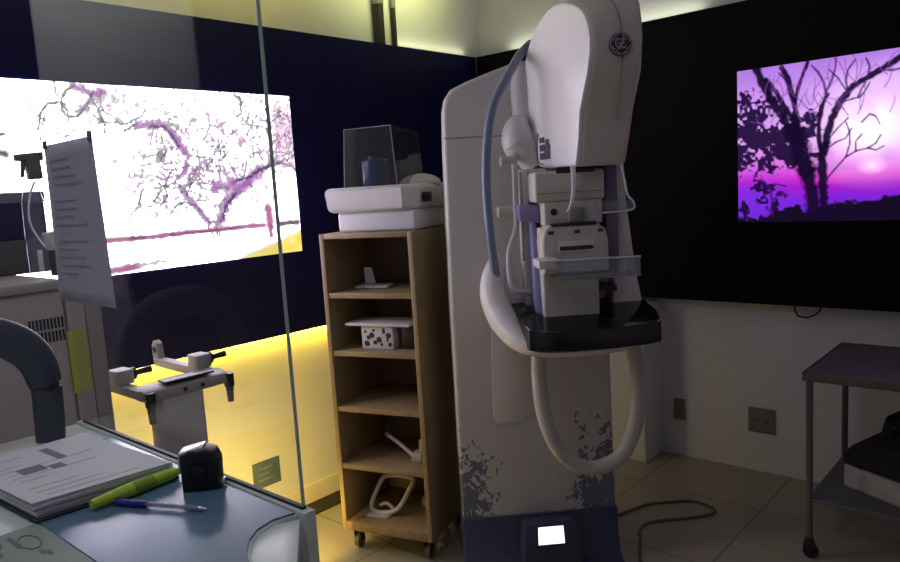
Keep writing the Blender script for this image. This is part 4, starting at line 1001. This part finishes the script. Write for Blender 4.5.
B().hexa([(-.022, -.018, .071), (.022, -.018, .071), (.022, .018, .071), (-.022, .018, .071), (-.034, -.016, .118), (.020, -.016, .125), (.020, .016, .125), (-.034, .016, .118)], .003).build('glint_top', M['whitecard'], wc)  # white stands in for the screen's highlight on this top
tag(wc, 'small dispenser with glint-white painted top right of the spray bottle', 'dispenser')

# ------------------------------------------------------------------ rail stand with clamps behind the glass
rs = empty('rail_stand', (.975, 1.95, 0))
B().box(-.050, .075, -.03, .06, .03, 1.015, .006).build('post', M['greymetal'], rs)
B().box(-.11, .20, -.16, .22, 0, .03, .008).build('foot_plate', M['greymetal'], rs)
bm_ = B().hexa([(-.095, -.03, 1.012), (.165, -.03, 1.012), (.165, .04, 1.012), (-.095, .04, 1.012), (-.095, -.025, 1.042), (.165, -.025, 1.042), (.165, .04, 1.052), (-.095, .04, 1.052)], .006).build('cross_beam', M['greymetal'], rs)
for x in (0.02, .075): B().cyl((x, -.031, 1.027), (x, -.026, 1.027), .006, n=14).build('bolt', M['slot'], bm_)
B().box(-.03, .12, -.02, .03, 1.052, 1.058, .002).build('black_pad', M['blackpl'], rs)
for x, y1, nm in ((-.085, .42, 'a'), (.150, .385, 'b')):
    a = B().box(x-.016, x+.016, .0, y1, 1.018, 1.046, .004).build('side_rail', M['greymetal'], rs)
    if nm == 'b':
        B().prism([(y1-.03, 1.03), (y1+.012, 1.03), (y1+.012, 1.09), (y1-.002, 1.105), (y1-.020, 1.095)], lambda p, q: Vector((x-.012, p, q)), lambda p, q: Vector((x+.012, p, q)), .003).build('lug', M['greymetal'], a)
        B().cyl((x-.0135, y1-.006, 1.075), (x+.0135, y1-.006, 1.075), .011, n=18).build('lug_hole', M['slot'], a)
for x, y in ((-.085, .14), (.145, .11)):
    c = B().box(x-.022, x+.028, y-.03, y+.03, 1.046, 1.088, .005).build('clamp', M['greymetal'], rs)
    B().cyl((x+.028, y, 1.068), (x+.042, y, 1.068), .018, n=18).cyl((x+.042, y, 1.068), (x+.092, y, 1.070), .008, .010, n=14).build('clamp_knob', M['blackpl'], c)
for x in (-.080, .165):
    k = B().cyl((x, -.020, 1.000), (x, -.020, 1.040), .015, n=18).build('end_boss', M['blackpl'], rs)
    B().cyl((x, -.020, .952), (x, -.020, 1.000), .009, .012, n=14).build('screw_knob', M['brass'], k)
tag(rs, 'grey rail stand with black clamp knobs behind the glass partition', 'stand')

# ------------------------------------------------------------------ camera
cam_d = bpy.data.cameras.new('camera'); cam = bpy.data.objects.new('camera', cam_d); COL.objects.link(cam)
cam.matrix_world = Matrix(((0.658627, 0.135406, -0.740186, 0.000000), (-0.750034, 0.039059, -0.660245, 0.000000), (-0.060490, 0.990020, 0.127284, 1.550000), (0, 0, 0, 1)))
cam_d.sensor_fit = 'HORIZONTAL'; cam_d.sensor_width = 36; cam_d.lens = 36*727/900; cam_d.clip_start = .02
scene.camera = cam

# ------------------------------------------------------------------ light
def area(name, loc, rot, sx, sy, col, w, spread=180):
    d = bpy.data.lights.new(name, 'AREA'); d.shape = 'RECTANGLE'; d.size = sx; d.size_y = sy; d.color = col; d.energy = w; d.spread = math.radians(spread)
    o = bpy.data.objects.new(name, d); COL.objects.link(o); o.location = loc; o.rotation_euler = rot
    return o
YEL = (1.0, .68, .045)
area('strip_light_under', (1.45, YP+.036, .896), (math.radians(10), 0, 0), 2.0, .012, YEL, 7)
area('added_floor_fill', (1.30, 2.35, .20), (math.radians(88), 0, 0), 1.0, .12, (1.0, .69, .13), 12)  # unseen yellow light added to carry the glow down the wall
area('wall_washer_left', (1.5, 2.35, ZC-.03), (math.radians(70), 0, 0), 1.6, .10, (1.0, .86, .08), 3.4, 80)
area('wall_washer_corner', (2.9, 2.45, ZC-.03), (math.radians(70), 0, 0), .7, .10, (.97, 1.0, .34), 2.9, 85)
area('strip_light_corner', (3.25, YP+.025, ZT+.012), (PI, 0, 0), .6, .03, (.95, .95, .55), .3)
area('added_booth_fill', (-.2, 2.45, ZC-.03), (math.radians(50), 0, 0), .7, .10, (.9, .95, .85), 2.8, 90)  # unseen light added to brighten the wall mirrored in the pane
area('added_counter_fill', (.1, 1.1, ZC-.02), (0, 0, 0), .6, .3, (.80, .87, 1.0), 5)  # unseen overhead fill added to brighten the counter and papers
area('strip_light_right', (XP+.07, 2.1, ZT+.012), (PI, 0, 0), .03, 1.2, (.98, 1.0, .70), .8)
w = bpy.data.worlds.new('room_air'); scene.world = w; w.use_nodes = True
w.node_tree.nodes['Background'].inputs['Color'].default_value = (.02, .02, .025, 1); w.node_tree.nodes['Background'].inputs['Strength'].default_value = 0.3

scene.view_settings.view_transform = 'Standard'; scene.view_settings.look = 'None'
scene.view_settings.exposure = 0.0; scene.view_settings.gamma = 1.0; scene.view_settings.use_curve_mapping = False
